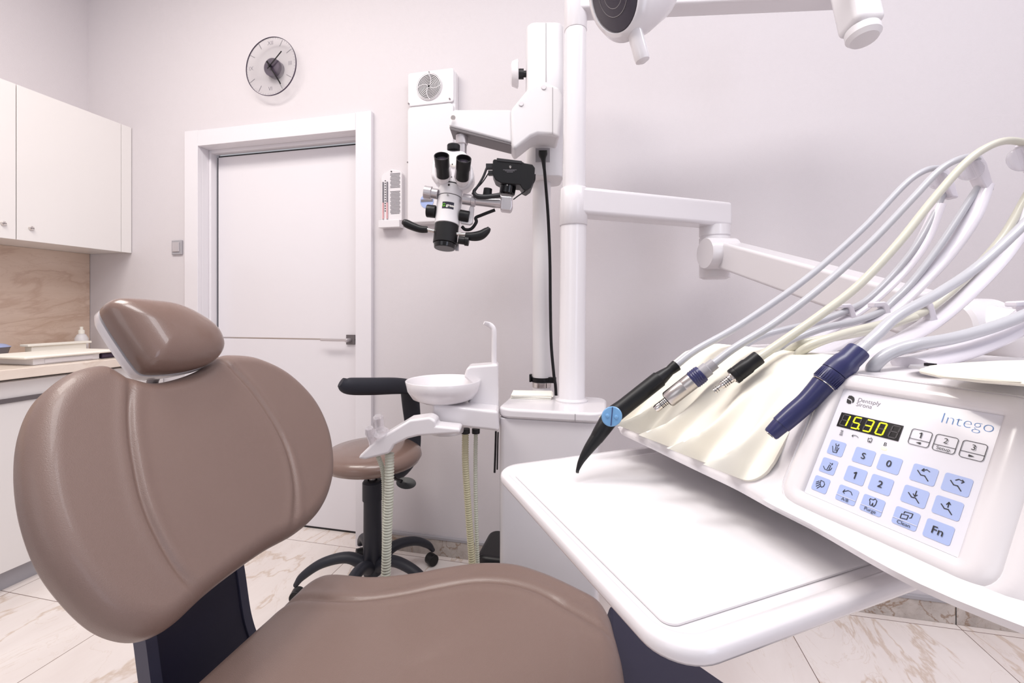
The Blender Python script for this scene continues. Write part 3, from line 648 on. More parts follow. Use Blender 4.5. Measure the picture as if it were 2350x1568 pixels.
m = MB(); m.cyl(kn, kn+fx*.02, .019); m.cyl(kn+fx*.02, kn+fx*.045, .012); m.obj('knob_shaft', 'ink', ms)
DF = 1.50
arm1 = [(1040, 251), (1173, 251), (1176, 328), (1029, 289)]
m = MB(); m.prism([P(x, y, DF) for x, y in arm1], fy*.09); m.obj('arm', 'whitem', ms, bevel=.008, seg=4)
hb2 = [(1172, 251), (1211, 203), (1222, 194), (1240, 190), (1262, 191), (1284, 200), (1292, 215), (1292, 245), (1284, 317), (1266, 310), (1234, 308), (1219, 314), (1180, 345), (1173, 330)]
m = MB(); m.prism([P(x, y, DF-.01) for x, y in hb2], fy*.115); m.obj('arm_housing', 'whitem', ms, bevel=.012, seg=4)
m = MB(); m.box(P(1268, 254, DF-.0105), (.0015, .001, .16), (fx, fy, Z_)); m.obj('seam', 'mould', ms)
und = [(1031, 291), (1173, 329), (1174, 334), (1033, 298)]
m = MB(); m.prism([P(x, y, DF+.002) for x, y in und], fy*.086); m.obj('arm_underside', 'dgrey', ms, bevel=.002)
for px, py in ((1248, 200), (1196, 238), (1040, 270)):
    m = MB(); m.lathe([(.0085, 0), (.0075, .0015)], P(px, py, DF-.012), -fy, 20); m.obj('cover_cap', 'white' if px > 1100 else 'chrome', ms)
m = MB(); m.prism([P(x, y, 1.628) for x, y in ((1229, 340), (1262, 340), (1262, 372), (1229, 372))], fy*.004); m.obj('socket_plate', 'grey', ms, bevel=.001)
pl = thing('power_cable', P(1246, 360, 1.60), 'black power cable hanging from the microscope arm down its mast', 'cable')
m = MB(); m.tube([P(1246, 345, 1.595), P(1246, 356, 1.60), P(1247, 366, 1.60), P(1249, 388, 1.60)], [(.016, .012), (.016, .012), (.009, .008), (.006, .006)], 14, 4); m.obj('plug', 'black', pl)
m = MB(); m.tube([P(1249, 386, 1.60), P(1252, 420, 1.61), P(1258, 500, 1.63), P(1262, 600, 1.65), P(1263, 700, 1.66), P(1265, 790, 1.66), P(1271, 860, 1.66), P(1276, 910, 1.66), P(1278, 1100, 1.67), P(1275, 1350, 1.70)], .0058, 12, 6); m.obj('cord', 'black', pl)
# drop post and head
DH = 1.44
m = MB(); m.lathe([(.021, 0), (.021, .03), (.017, .032), (.017, .09), (.019, .092), (.019, .13)], P(1060, 312, 1.53), Vector((0, 0, -1)), 32); m.obj('drop_post', 'alu', ms)
hx1 = [(1004, 346), (1020, 342), (1060, 344), (1073, 351), (1086, 392), (1088, 412), (1072, 434), (1060, 436), (1002, 424), (987, 405), (990, 372)]
m = MB(); m.prism([P(x, y, DH-.005) for x, y in hx1], fy*.07); m.obj('binocular_body', 'white', ms, bevel=.014, seg=4)
m = MB(); 
for x, y, x2, y2 in ((1014, 362, 1018, 408), (1064, 368, 1061, 414)):
    m.tube([P(x, y+10, DH-.07), P(x2, y2-8, DH-.03), P(x2, y2+4, DH-.0)], [.024, .0265, .020], 28)
m.obj('tube_sockets', 'white', ms, sharp=60)
for x, y, x2, y2 in ((1013.5, 358, 1017, 410), (1064.5, 364, 1061, 416)):
    a_, b_ = P(x, y, DH-.10), P(x2, y2-6, DH-.045); L_ = (a_-b_).length
    m = MB(); m.lathe([(.0205, 0), (.0205, L_*.45), (.0225, L_*.5), (.0235, L_), (.0205, L_), (.0185, L_-.012), (0, L_-.013)], b_, a_-b_, 36); e = m.obj('eyepiece', 'black', ms, sharp=40)
    m = MB(); m.lathe([(.014, 0), (.010, .002)], b_.lerp(a_, (L_-.0125)/L_), a_-b_, 30); m.obj('eyepiece_lens', 'lens', e)
m = MB(); m.lathe([(.0215, 0), (.0215, .016), (.019, .019)], P(1041, 345, DH+.01), Z_, 28); m.obj('tube_knob', 'black', ms, bevel=.002)
m = MB(); m.prism([P(x, y, DH-.012) for x, y in ((1024, 350), (1055, 352), (1048, 380), (1040, 384), (1031, 378))], fy*.02); m.obj('front_plate', 'paper', ms, bevel=.006)
for x, y in ((1038, 377), (1036, 406)):
    m = MB(); m.lathe([(.0022, 0), (.0015, .002)], P(x, y, DH-.013 if y < 400 else DH-.006), -fy, 10); m.obj('screw_head', 'ink', ms)
at, ab = P(1036, 418, DH+.03), P(1020, 571, DH-.01); AX = (ab-at); AL = AX.length; AX.normalize()
def bar(f0, f1, r0, r1, name, mt, bev=.002): 
    m = MB(); m.lathe([(r0, AL*f0), (r1, AL*f1)], at, AX, 48); return m.obj(name, mt, ms, bevel=bev)
bar(.0, .07, .036, .036, 'neck_ring', 'whitem'); bar(.072, .085, .0405, .0405, 'black_ring', 'ink', 0)
bar(.087, .245, .041, .041, 'upper_barrel', 'whitem'); bar(.247, .252, .039, .039, 'barrel_groove', 'ink', 0); mbar = bar(.254, .655, .041, .041, 'main_barrel', 'whitem')
bar(.657, .93, .0395, .0395, 'objective_barrel', 'black'); bar(.932, 1.0, .037, .034, 'objective_ring', 'blackg')
for f_ in (.10, .25):
    p = at+AX*(AL*f_)-fy*.041; m = MB(); m.lathe([(.004, -.002), (.0035, .003)], p, -fy, 14); m.obj('barrel_screw', 'chrome', ms)
# label on barrel (curved patch)
side = AX.cross(-fy).normalized(); side = -side if side.dot(fx) < 0 else side; fwd = side.cross(AX).normalized(); fwd = -fwd if fwd.dot(fy) > 0 else fwd
m = MB(); g0, g1 = .375, .475
rg = []
for i in range(13):
    a_ = R(-22+i*(54/12)); d_ = fwd*math.cos(a_)+side*math.sin(a_); rg.append([at+AX*(AL*g0)+d_*.0413, at+AX*(AL*g1)+d_*.0413, at+AX*(AL*g1)+d_*.0405, at+AX*(AL*g0)+d_*.0405])
m.rings(rg); lbl = m.obj('name_label', 'navy', ms)
def curvetext(s, size, f_, a0, mt, nm, bold=.0):
    o = text(s, size, Vector((0, 0, 0)), X_, Y_, mt, nm, ms, bold, 'LEFT'); off = Vector(ms['_o']); 
    for v in o.data.vertices:
        q = v.co+off; a_ = R(a0)+q.x/.042; d_ = fwd*math.cos(a_)+side*math.sin(a_); v.co = at+AX*(AL*f_-q.y)+d_*.0420-off
    o.parent = lbl; return o
curvetext('green', .013, .428, -3, 'paper', 'lettering', .0003)
m = MB()
cg = lambda x, y: (lambda a_: at+AX*(AL*.425-y)+(fwd*math.cos(a_)+side*math.sin(a_))*.0419)(R(-13)+x/.042)
hexo = [(math.cos(R(60*i+30)), math.sin(R(60*i+30))) for i in range(7)]
for i in range(0, 5):
    a, b = hexo[i], hexo[i+1]; m.tube([cg(a[0]*.0055, a[1]*.0055), cg(b[0]*.0055, b[1]*.0055)], .0011, 6)
m.tube([cg(.0048, -.003), cg(.0005, -.0005), cg(-.0005, -.003)], .001, 6)
m.obj('logo_mark', 'green', lbl)
# side knobs
def stub(a, b, prof, name, mt, seg=32):
    m = MB(); L_ = (b-a).length; m.lathe([(r, L_*h) for r, h in prof], a, b-a, seg); return m.obj(name, mt, ms, bevel=.001)
stub(P(1005, 446, DH+.0), P(974, 441, DH+.0), [(.017, 0), (.017, .45), (.022, .47), (.022, 1)], 'side_knob', 'alu')
stub(P(999, 486, DH), P(979, 484, DH), [(.021, 0), (.021, .9), (.019, 1)], 'zoom_knob', 'black')
stub(P(1055, 494, DH), P(1077, 498, DH), [(.019, 0), (.019, .9), (.017, 1)], 'zoom_knob', 'black')
stub(P(1062, 457, DH), P(1082, 460, DH), [(.018, 0), (.018, 1)], 'beam_splitter', 'alu')
stub(P(1082, 460, DH), P(1168, 468, DH), [(.021, 0), (.021, .1), (.016, .12), (.018, 1)], 'camera_arm', 'alu')
m = MB(); m.prism([P(x, y, DH-.02) for x, y in ((1148, 448), (1176, 450), (1177, 474), (1173, 485), (1148, 482))], fy*.04); m.obj('camera_elbow', 'alu', ms, bevel=.006)
m = MB(); m.prism([P(x, y, DH+.0) for x, y in ((1080, 470), (1088, 476), (1084, 512), (1078, 516), (1056, 512), (1056, 507), (1074, 508), (1076, 480))], fy*.02); m.obj('side_bracket', 'whitem', ms, bevel=.003)
stub(P(1118, 449, DH), P(1120, 433, DH), [(.015, 0), (.014, 1)], 'arm_knob', 'black')
# handles
for pts, rad in (([(981, 527), (965, 526), (945, 519), (930, 512), (923, 511)], [.011, .012, .0135, .013, .006]), ([(1068, 541), (1085, 543), (1103, 540), (1117, 530), (1123, 523)], [.011, .015, .016, .012, .006])):
    m = MB(); m.tube([P(x, y, DH-.01) for x, y in pts], rad, 18, 6); m.obj('handle', 'black', ms)
stub(P(997, 531, DH-.01), P(979, 527, DH-.01), [(.006, 0), (.006, 1)], 'handle_rod', 'chrome')
stub(P(1046, 537, DH-.01), P(1072, 539, DH-.01), [(.006, 0), (.006, 1)], 'handle_rod', 'chrome')
stub(P(1052, 551, DH-.01), P(1076, 554, DH-.01), [(.013, 0), (.013, .6), (.016, .62), (.016, 1)], 'focus_knob', 'black')
m = MB(); m.tube([P(x, y, DH+.01) for x, y in ((1060, 520), (1068, 527), (1082, 525), (1093, 510), (1092, 500), (1105, 494), (1120, 488), (1136, 482))], .0055, 10, 6); m.obj('sleeved_cable', 'black', ms)
m = MB(); m.b2((0, 0, 0), (0, 0, 0)); m = MB(); m.box(P(1049, 566, DH+.02), (.012, .01, .03), (fx, fy, Z_)); m.obj('rear_tab', 'alu', ms, bevel=.001)
# camera
cm = thing('camera', P(1180, 400, DH), 'black camera mounted upside down on the microscope side arm', 'camera')
co = [(1131, 368), (1134, 365), (1199, 371), (1204, 374), (1222, 377), (1228, 385), (1226, 412), (1219, 430), (1208, 438), (1199, 434), (1194, 424), (1150, 420), (1136, 412), (1130, 398)]
m = MB(); m.prism([P(x, y, DH-.035) for x, y in co], fy*.07); m.obj('camera_body', 'black', cm, bevel=.006)
m = MB(); m.prism([P(x, y, DH-.037) for x, y in ((1140, 362), (1198, 369), (1198, 376), (1140, 370))], fy*.06); m.obj('mounting_plate', 'ink', cm, bevel=.002)
m = MB(); m.lathe([(.031, 0), (.033, .006), (.033, .010), (.027, .013), (.026, .045), (.022, .05)], P(1168, 414, DH), P(1163, 450, DH)-P(1168, 414, DH), 36); m.obj('lens_adapter', 'blackg', cm)
m = MB(); m.lathe([(.0045, 0), (.003, .002)], P(1171, 383, DH-.0365), -fy, 16); m.lathe([(.003, 0), (.002, .002)], P(1164, 425, DH-.028), -fy, 12); m.obj('camera_screw', 'chrome', cm)
m = MB()
for i, (y, w_) in enumerate(((390, 30), (392.5, 22), (395, 14))): m.box(P(1170, y, DH-.0358), (w_/1000*DH, .0005, .0012), (fx, fy, Z_))
m.obj('printed_lines', 'inkg', cm)
m = MB(); m.prism([P(x, y, DH-.02) for x, y in ((1115, 375), (1131, 375), (1131, 386), (1115, 386))], fy*.02); m.prism([P(x, y, DH-.02) for x, y in ((1120, 391), (1131, 391), (1131, 400), (1120, 400))], fy*.02); m.obj('connectors', 'ink', cm, bevel=.001)
m = MB(); m.tube([P(x, y, DH-.03) for x, y in ((1117, 386), (1108, 408), (1096, 428), (1088, 440), (1094, 450), (1112, 452), (1135, 450), (1148, 448))], [.004, .004, .004, .006, .008, .008, .008, .008], 10, 6); m.obj('signal_cable', 'ink', cm)
m = MB(); m.tube([P(x, y, DH-.025) for x, y in ((1121, 398), (1106, 420), (1090, 436), (1083, 445))], .002, 8, 6); m.obj('thin_cable', 'ink', cm)
m = MB(); m.tube([P(x, y, DH-.02) for x, y in ((1228, 400), (1226, 416), (1212, 434), (1190, 449), (1178, 458))], .0022, 8, 6); m.obj('strap_cable', 'ink', cm)

# ================= DENTIST'S ELEMENT =================
el = thing('instrument_console', T(-.4, .65, .98), 'white dentist console with control panel, cream instrument rest and hose arms, near the camera', 'instrument console')
def Tv(l, n, z): return T(l, n, z) - T(0, 0, 0)      # direction in the console frame
LL, NN = Tv(1, 0, 0).normalized(), Tv(0, 1, 0).normalized()
def onT(px, py, z):                                   # point on console level z (unscaled)
    return onZ(px, py, EYE+(z-EYE)*US)
def inv(p):                                           # world -> l, n, z
    X = p.x*CT + p.y*ST; Y = -p.x*ST + p.y*CT
    return ((math.sin(LA)*X - math.cos(LA)*Y)/US, (math.cos(LA)*X + math.sin(LA)*Y)/US, EYE+(p.z-EYE)/US)
def lerp(a, b, t): return a+(b-a)*t
def interp(tab, x):
    if x <= tab[0][0]: return tab[0][1]
    for (a, va), (b, vb) in zip(tab, tab[1:]):
        if x <= b:
            t = (x-a)/(b-a); t = t*t*(3-2*t); return lerp(va, vb, t)
    return tab[-1][1]
LIP = [(-.706, .480), (-.66, .462), (-.43, .456), (-.33, .446), (-.21, .430), (-.10, .45), (-.05, .50)]
secA = [(.0, .974), (-.001, .981), (.004, .988), (.04, 1.032), (.085, 1.088), (.115, 1.118), (.135, 1.130), (.16, 1.135), (.24, 1.136)]
secB = [(.0, .974), (-.003, .981), (.004, .987), (.4695, .995), (.5205, 1.095), (.534, 1.118), (.556, 1.127), (.60, 1.133), (.69, 1.136)]
def surf(l, j, frac=0):
    t = max(0, min(1, (l+.40)/.05)); t = t*t*(3-2*t)
    a, b = secA[j], secB[j]; n0 = interp(LIP, l)
    return lerp(n0+a[0], b[0]+(n0 if j < 3 else 0), t), lerp(a[1], b[1], t)
def endz(l):                                          # top height near the rounded left end
    u = max(0, (-.575-l)/.131)
    v = max(0, (l+.10)/.05)
    return math.sqrt(max(0, 1-min(1, u)**2.2))*math.sqrt(max(0, 1-min(1, v)**2))
m = MB(); rg = []
ls = [-.7059, -.705, -.702, -.697, -.69, -.68, -.665, -.65, -.63, -.61, -.59, -.575]+[-.55+.02*i for i in range(7)]+[-.41+.01*i for i in range(7)]+[-.33+.02*i for i in range(12)]+[-.09, -.08, -.07, -.06, -.055, -.052]
for l in ls:
    e = endz(l); pts = []
    for j in range(len(secA)):
        n, z = surf(l, j); n0 = interp(LIP, l)
        pts.append((n0+(n-n0)*lerp(.75, 1, e), .974+(z-.974)*lerp(.02, 1, e)))
    bk = .86-.06*(1-e)
    pts += [(bk-.03, .974+.162*lerp(.02, 1, e)), (bk, .974+.14*lerp(.02, 1, e)), (bk+.01, .974+.06*lerp(.02, 1, e)), (bk-.02, .968), (lerp(.60, .56, e), .960)]
    rg.append([T(l, n, z) for n, z in pts])
m.rings(rg); m.obj('console_body', 'white', el, sharp=60)
def secpt(l, s, off=0, mat_=True):
    """point on shallow slope; s 0..1 from lip to top"""
    k = s*(len(secA)-3)+2 if False else 0
    xs = [p for p in secA[2:8]]; f = s*(len(xs)-1); i = min(len(xs)-2, int(f)); f -= i
    n0 = interp(LIP, l); n = lerp(xs[i][0], xs[i+1][0], f)+n0; z = lerp(xs[i][1], xs[i+1][1], f)
    dn, dz = xs[i+1][0]-xs[i][0], xs[i+1][1]-xs[i][1]; q = math.hypot(dn, dz)
    return T(l, n - dz/q*off, z + dn/q*off)
def slope_hit(px, py):
    """where the view through a pixel meets the shallow slope, as (l, s)"""
    best = None
    for i in range(0, 81):
        s = -.05+i/75
        for_l = None
        xs = secA[2:8]; f = max(0, min(.9999, s))*(len(xs)-1); k = int(f); z = lerp(xs[k][1], xs[k+1][1], f-k); nn_ = lerp(xs[k][0], xs[k+1][0], f-k)
        p = onT(px, py, z); l, n, _ = inv(p); e = abs(interp(LIP, l)+nn_-n)
        if best is None or e < best[0]: best = (e, l, s)
    return best[1], max(0, min(1, best[2]))
# instrument rest (cream) with ribs
ribs = []
for (a, b) in (((1431, 978), (1560, 850)), ((1476, 996), (1640, 850)), ((1533, 1022), (1740, 850)), ((1604, 1054), (1800, 880)), ((1690, 1095), (1860, 880))):
    ribs.append((slope_hit(*a), slope_hit(*b)))
lL, lR = slope_hit(1420, 978)[0], slope_hit(1752, 1116)[0]
l3, l4 = slope_hit(1640, 803)[0]-.02, slope_hit(1885, 880)[0]
NI, NJ = 150, 46; top = []; bot = []
def rib_h(l, s):
    h = 0
    for (la_, sa), (lb_, sb) in ribs:
        lc_ = lerp(la_, lb_, s); w_ = lerp(.0062, .018, min(1, s*1.3))
        h = max(h, math.exp(-((l-lc_)/w_)**2)*(.027*max(0, 1-s*2.2)**1.5+.0055*max(0, 1-s)))
    return h
rows = []
for j in range(NJ+1):
    s = j/NJ; row = []
    for i in range(NI+1):
        u = i/NI; l = lerp(lerp(lL, lR, u), lerp(l3, l4, u), s**1.1)
        # rounded front right corner
        s2 = s
        e = max(0, (u-.9)/.1); s2 = s + (1-s)*(.13*(1-math.sqrt(max(0, 1-e*e)))) if e > 0 else s
        h = rib_h(l, s2)
        ext = -.30*h if j == 0 else 0
        row.append((l, s2, h))
    rows.append(row)
vs = []; NW = NI+1
for off in (0, 1):
    for j, row in enumerate(rows):
        for (l, s, h) in row:
            if off: p = secpt(l, s, -.001)
            else:
                p = secpt(l, s, .0035+h)
                if j < 4: p = p - NN*(h*.8*US*(4-j)/4)
            vs.append(p)
fs = []; base = NW*(NJ+1)
for j in range(NJ):
    for i in range(NI):
        a = j*NW+i; fs.append((a, a+1, a+NW+1, a+NW)); fs.append((base+a, base+a+NW, base+a+NW+1, base+a+1))
for i in range(NI):
    fs.append((i, base+i, base+i+1, i+1)); a = NJ*NW+i; fs.append((a, a+1, base+a+1, base+a))
for j in range(NJ):
    a = j*NW; fs.append((a, a+NW, base+a+NW, base+a)); a = j*NW+NI; fs.append((a, base+a, base+a+NW, a+NW))
m = MB(); m.add(vs, fs); m.obj('instrument_rest', 'cream', el, sharp=50)
# ---- control panel ----
PU = W(.300, -.954, 0).normalized(); PB = W(.954, .300, 0).normalized()
PV = (PB*math.cos(R(61)) + Z_*math.sin(R(61))).normalized(); PN = PU.cross(PV).normalized()
PO = P(1942, 893, .49*US)
def pp(px, py, lift=0):
    r = ray(px, py); cam = Vector((0, 0, EYE)); t = (PO-cam).dot(PN)/r.dot(PN); return cam+r*t+PN*lift
def uv(px, py): q = pp(px, py)-PO; return q.dot(PU), q.dot(PV)
def zc(x, y): return uv(1750+x/3.2667, 820+y/3.2667)
def at_(u, v, lift=0): return PO+PU*u+PV*v+PN*lift
cs4 = [uv(1942, 893), uv(2313, 958), uv(2192, 1277), uv(1842, 1128)]
u0 = (cs4[0][0]+cs4[3][0])/2; u1 = (cs4[1][0]+cs4[2][0])/2; v1 = (cs4[0][1]+cs4[1][1])/2; v0 = (cs4[2][1]+cs4[3][1])/2
uc, vc, pw, ph = (u0+u1)/2, (v0+v1)/2, u1-u0, v1-v0
def frame_ring(w, h, r, lift, du=0, dv=0): return [at_(uc+du+q[0], vc+dv+q[1], lift) for q in rrect(w, h, r, 8)]
m = MB()
m.rings([frame_ring(pw+.080, ph+.044, .030, -.016, .012, -.002), frame_ring(pw+.072, ph+.040, .028, -.0075, .010, -.001), frame_ring(pw+.052, ph+.034, .022, -.0012, .003, 0), frame_ring(pw+.042, ph+.031, .019, .0006), frame_ring(pw+.040, ph+.030, .018, -.0002), frame_ring(pw+.038, ph+.029, .018, .0008), frame_ring(pw+.030, ph+.024, .015, .0026), frame_ring(pw+.022, ph+.018, .012, .0038), frame_ring(pw+.006, ph+.006, .004, .0034), frame_ring(pw+.0015, ph+.0015, .0012, .0022), frame_ring(pw, ph, .001, -.002)], cap=False)
pf = m.obj('panel_frame', 'white', el, sharp=70)
m = MB(); m.rings([frame_ring(pw+.0004, ph+.0004, .001, -.003), frame_ring(pw+.0004, ph+.0004, .001, 0)]); pm = m.obj('control_panel', 'mem', el, sharp=30)
def flat(pts, name, mt, lift=.0003, th=.0002):
    m = MB(); m.prism([at_(u, v, lift) for u, v in pts], PN*-th); return m.obj(name, mt, pm, smooth=False)
def strokes(paths, w, lift=.0006, nm='icon', mt='ink', space=uv, m=None):
    own = m is None; m = m or MB()
    for path in paths:
        q = [space(*p) for p in path]
        for (a, b) in zip(q, q[1:]):
            dx, dy = b[0]-a[0], b[1]-a[1]; L_ = math.hypot(dx, dy) or 1e-6; nx, ny = -dy/L_*w/2, dx/L_*w/2; ex, ey = dx/L_*w*.35, dy/L_*w*.35
            m.prism([at_(*p, lift) for p in ((a[0]-ex+nx, a[1]-ey+ny), (b[0]+ex+nx, b[1]+ey+ny), (b[0]+ex-nx, b[1]+ey-ny), (a[0]-ex-nx, a[1]-ey-ny))], PN*-.0002)
    if own: return m.obj(nm, mt, pm, smooth=False)
kw = (zc(840, 757)[0]-zc(679, 733)[0]); kh = abs(zc(772, 676)[1]-zc(745, 813)[1])
def key(x, y, w=None, h=None, nm='key'):
    u, v = zc(x, y); return flat([(u+q[0], v+q[1]) for q in rrect(w or kw, h or kh, .0016, 4)], nm, 'key')
kw *= .97; kh *= .84; kws = kw*.86
for x, y in ((555, 683), (495, 818), (437, 955)): key(x, y, kws)
for x, y in ((759, 745), (952, 803), (697, 888), (887, 957)): key(x, y)
for x, y in ((1210, 882), (1457, 957), (1141, 1045), (1387, 1131)): key(x, y, kw)
key(1319, 1309, kw)
for x, y, s_ in ((634, 1034, 'A/B'), (823, 1111, 'Purge'), (1075, 1210, 'Clean')):
    u, v = zc(x, y); key(x, y)
    flat([(u-kw/2, v-kh*.16), (u+kw/2, v-kh*.16), (u+kw/2, v-kh*.19), (u-kw/2, v-kh*.19)], 'key_divider', 'mem', .0006)
    text(s_, .0036, at_(u, v-kh*.33), PU, PV, 'ink', 'lettering', pm, .0, lift=.0008)
def one(u, v, h): strokes([[(u-h*.22, v+h*.30), (u+h*.05, v+h*.5), (u+h*.05, v-h*.5)]], h*.15, .0008, 'lettering', space=lambda p, q: (p, q))
one(*zc(697, 888), .0052)
for x, y, s_ in ((759, 745, 'S'), (950, 803, '0'), (885, 957, '2'), (1315, 1309, 'Fn')):
    u, v = zc(x, y); text(s_, .0072, at_(u, v), PU, PV, 'ink', 'lettering', pm, .00004, lift=.0008)
# preset keys
for x, y, s_ in ((1183, 608, '1'), (1371, 653, '2'), (1580, 703, '3')):
    u, v = zc(x, y); w_, h_ = kw*.85, kh*.96; q = rrect(w_, h_, .0018, 4); a = [(u+p[0], v+p[1]) for p in q]; a.append(a[0])
    mm = MB(); strokes([a, [(u-w_/2, v-h_*.14), (u+w_/2, v-h_*.14)]], .0003, space=lambda p, q: (p, q), m=mm); mm.obj('key_outline', 'ink', pm, smooth=False)
    if s_ == '1': one(u, v+h_*.17, .0040)
    else: text(s_, .0056, at_(u, v+h_*.17), PU, PV, 'ink', 'lettering', pm, 0, lift=.0008)
    if s_ == '2': text('Setup', .0036, at_(u, v-h_*.32), PU, PV, 'ink', 'lettering', pm, 0, lift=.0008)
    else:
        sg = -1 if s_ == '1' else 1; flat([(u+sg*.0016, v-h_*.32), (u-sg*.0014, v-h_*.32-.0008), (u-sg*.0014, v-h_*.32+.0008)], 'arrow_mark', 'ink', .0006)
# display
d0, d1 = zc(598, 415), zc(1063, 517); d2 = zc(1015, 632); d3 = zc(553, 515)
du0, du1 = (d0[0]+d3[0])/2, (d1[0]+d2[0])/2; dv1, dv0 = (d0[1]+d1[1])/2, (d2[1]+d3[1])/2
flat([(du0, dv0), (du1, dv0), (du1, dv1), (du0, dv1)], 'display', 'blackg', .0004)
SEG = {'1': 'bc', '5': 'afgcd', '3': 'abgcd', '0': 'abcdef', ' ': ''}
def digit(ch, i):
    cw = (du1-du0)/5.0; x0 = du0+cw*(i+.22); x1 = x0+cw*.55; y1 = dv1-.0016; y0 = dv0+.0016; ym = (y0+y1)/2; sk = .0009; t_ = .0010
    def X(x, y): return x+sk*(y-y0)/(y1-y0)
    sg = {'a': ((x0, y1), (x1, y1)), 'b': ((x1, y1), (x1, ym)), 'c': ((x1, ym), (x1, y0)), 'd': ((x0, y0), (x1, y0)), 'e': ((x0, ym), (x0, y0)), 'f': ((x0, y1), (x0, ym)), 'g': ((x0, ym), (x1, ym))}
    on, off = MB(), MB()
    for k_, (a, b) in sg.items():
        a = (X(*a), a[1]); b = (X(*b), b[1]); a2 = (lerp(a[0], b[0], .12), lerp(a[1], b[1], .12)); b2 = (lerp(a[0], b[0], .88), lerp(a[1], b[1], .88))
        strokes([[a2, b2]], t_, .0007, space=lambda p, q: (p, q), m=on if k_ in SEG[ch] else off)
    if on.v: on.obj('lit_digit', 'led', pm, smooth=False)
    if off.v: off.obj('unlit_segments', 'ledoff', pm, smooth=False)
    return x1, y0
for i, ch in enumerate('1530 '):
    x1, y0 = digit(ch, i)
    if i == 1: flat([(x1+.0006, y0-.0002), (x1+.0016, y0-.0002), (x1+.0016, y0+.0009), (x1+.0006, y0+.0009)], 'decimal_point', 'led', .0007)
# printed names
u, v = zc(717, 318); u2, v2 = zc(700, 355)
text('Dentsply', .0052, at_(u-.0002, (v+v)/2-.0003), PU, PV, 'inkg', 'lettering', pm, -.00005, 'LEFT', .96)
text('Sirona', .0052, at_(u-.0002, v-.0044), PU, PV, 'inkg', 'lettering', pm, -.00005, 'LEFT', .96)
u, v = zc(1540, 495); ul = zc(1340, 440)[0]
text('Intego', .0118, at_(ul, v), PU, PV, 'inkb', 'lettering', pm, -.00028, 'LEFT', 1.0)
def zpoly(pts, nm, mt, lift=.0005): return flat([zc(*p) for p in pts], nm, mt, lift)
zpoly([(652, 289), (672, 291), (687, 302), (691, 318), (687, 334), (674, 346), (675, 330), (668, 318), (655, 311), (640, 306)], 'logo_mark', 'ink')
zpoly([(637, 312), (650, 320), (664, 327), (668, 338), (662, 349), (645, 349), (632, 341)], 'logo_mark', 'ink')
Zs = dict(space=zc)
lw = .00042
strokes([[(593, 548), (592, 556), (603, 558), (605, 550)], [(585, 565), (604, 569)], [(581, 574), (602, 579)], [(578, 582), (600, 587)]], .0003, nm='spray_icon', **Zs)
strokes([[(720, 604), (708, 592), (694, 587), (674, 592)], [(682, 583), (672, 592), (680, 599)]], .0003, nm='turn_icon', **Zs)
tooth = [(796, 608), (808, 613), (818, 607), (824, 616), (820, 630), (812, 642), (806, 640), (806, 628), (800, 638), (791, 635), (793, 620), (796, 608)]
strokes([tooth], .0003, nm='tooth_icon', **Zs)
u, v = zc(920, 655); text('B', .0042, at_(u, v), PU, PV, 'ink', 'lettering', pm, 0)
u, v = zc(911, 685); flat([(u+.0022*math.cos(R(a)), v+.0013*math.sin(R(a))) for a in range(0, 360, 20)], 'status_light', 'ledy')
strokes([[(528, 668), (530, 712), (556, 718), (575, 682)], [(553, 650), (552, 662), (572, 667), (575, 655)], [(553, 670), (545, 704)], [(563, 674), (556, 706)]], lw, nm='cup_icon', **Zs)
strokes([[(459, 818), (468, 840), (490, 850), (510, 848), (522, 832)], [(508, 795), (516, 800), (526, 808), (528, 797)], [(505, 808), (486, 842)], [(515, 812), (500, 845)]], lw, nm='bowl_icon', **Zs)
strokes([[(440, 925), (462, 935), (468, 955), (458, 972), (442, 976), (434, 950), (440, 925)], [(405, 938), (428, 930)], [(403, 952), (430, 942)], [(404, 968), (432, 956)], [(410, 984), (436, 968)]], lw, nm='lamp_icon', **Zs)
strokes([[(675, 1036), (665, 1012), (645, 1002), (606, 1010)], [(620, 995), (605, 1010), (616, 1024)]], lw, nm='turn_icon', **Zs)
strokes([[(812, 1062), (832, 1072), (848, 1064), (860, 1080), (850, 1108), (836, 1122), (828, 1118), (830, 1096), (818, 1114), (806, 1108), (808, 1084), (804, 1072), (812, 1062)]], lw, nm='tooth_icon', **Zs)
strokes([[(1034, 1206), (1046, 1176), (1096, 1190), (1084, 1218), (1034, 1206)], [(1062, 1172), (1070, 1160), (1130, 1178), (1118, 1206), (1104, 1208)]], lw, nm='clean_icon', **Zs)
def chairicon(x, y, arrow):
    strokes([[(x-44, y-32), (x-22, y+2), (x+8, y+10), (x+32, y+48)]], .0006, nm='chair_icon', **Zs); strokes(arrow, .0005, nm='chair_icon', **Zs)
chairicon(1210, 882, [[(1256, 862), (1236, 846), (1198, 850)], [(1214, 838), (1197, 850), (1214, 858)]])
chairicon(1457, 957, [[(1450, 924), (1476, 918), (1512, 938)], [(1502, 924), (1513, 938), (1494, 946)]])
chairicon(1141, 1048, [[(1158, 1006), (1144, 1044)], [(1132, 1026), (1143, 1046), (1162, 1036)]])
chairicon(1387, 1134, [[(1392, 1128), (1402, 1092)], [(1382, 1106), (1402, 1090), (1412, 1108)]])
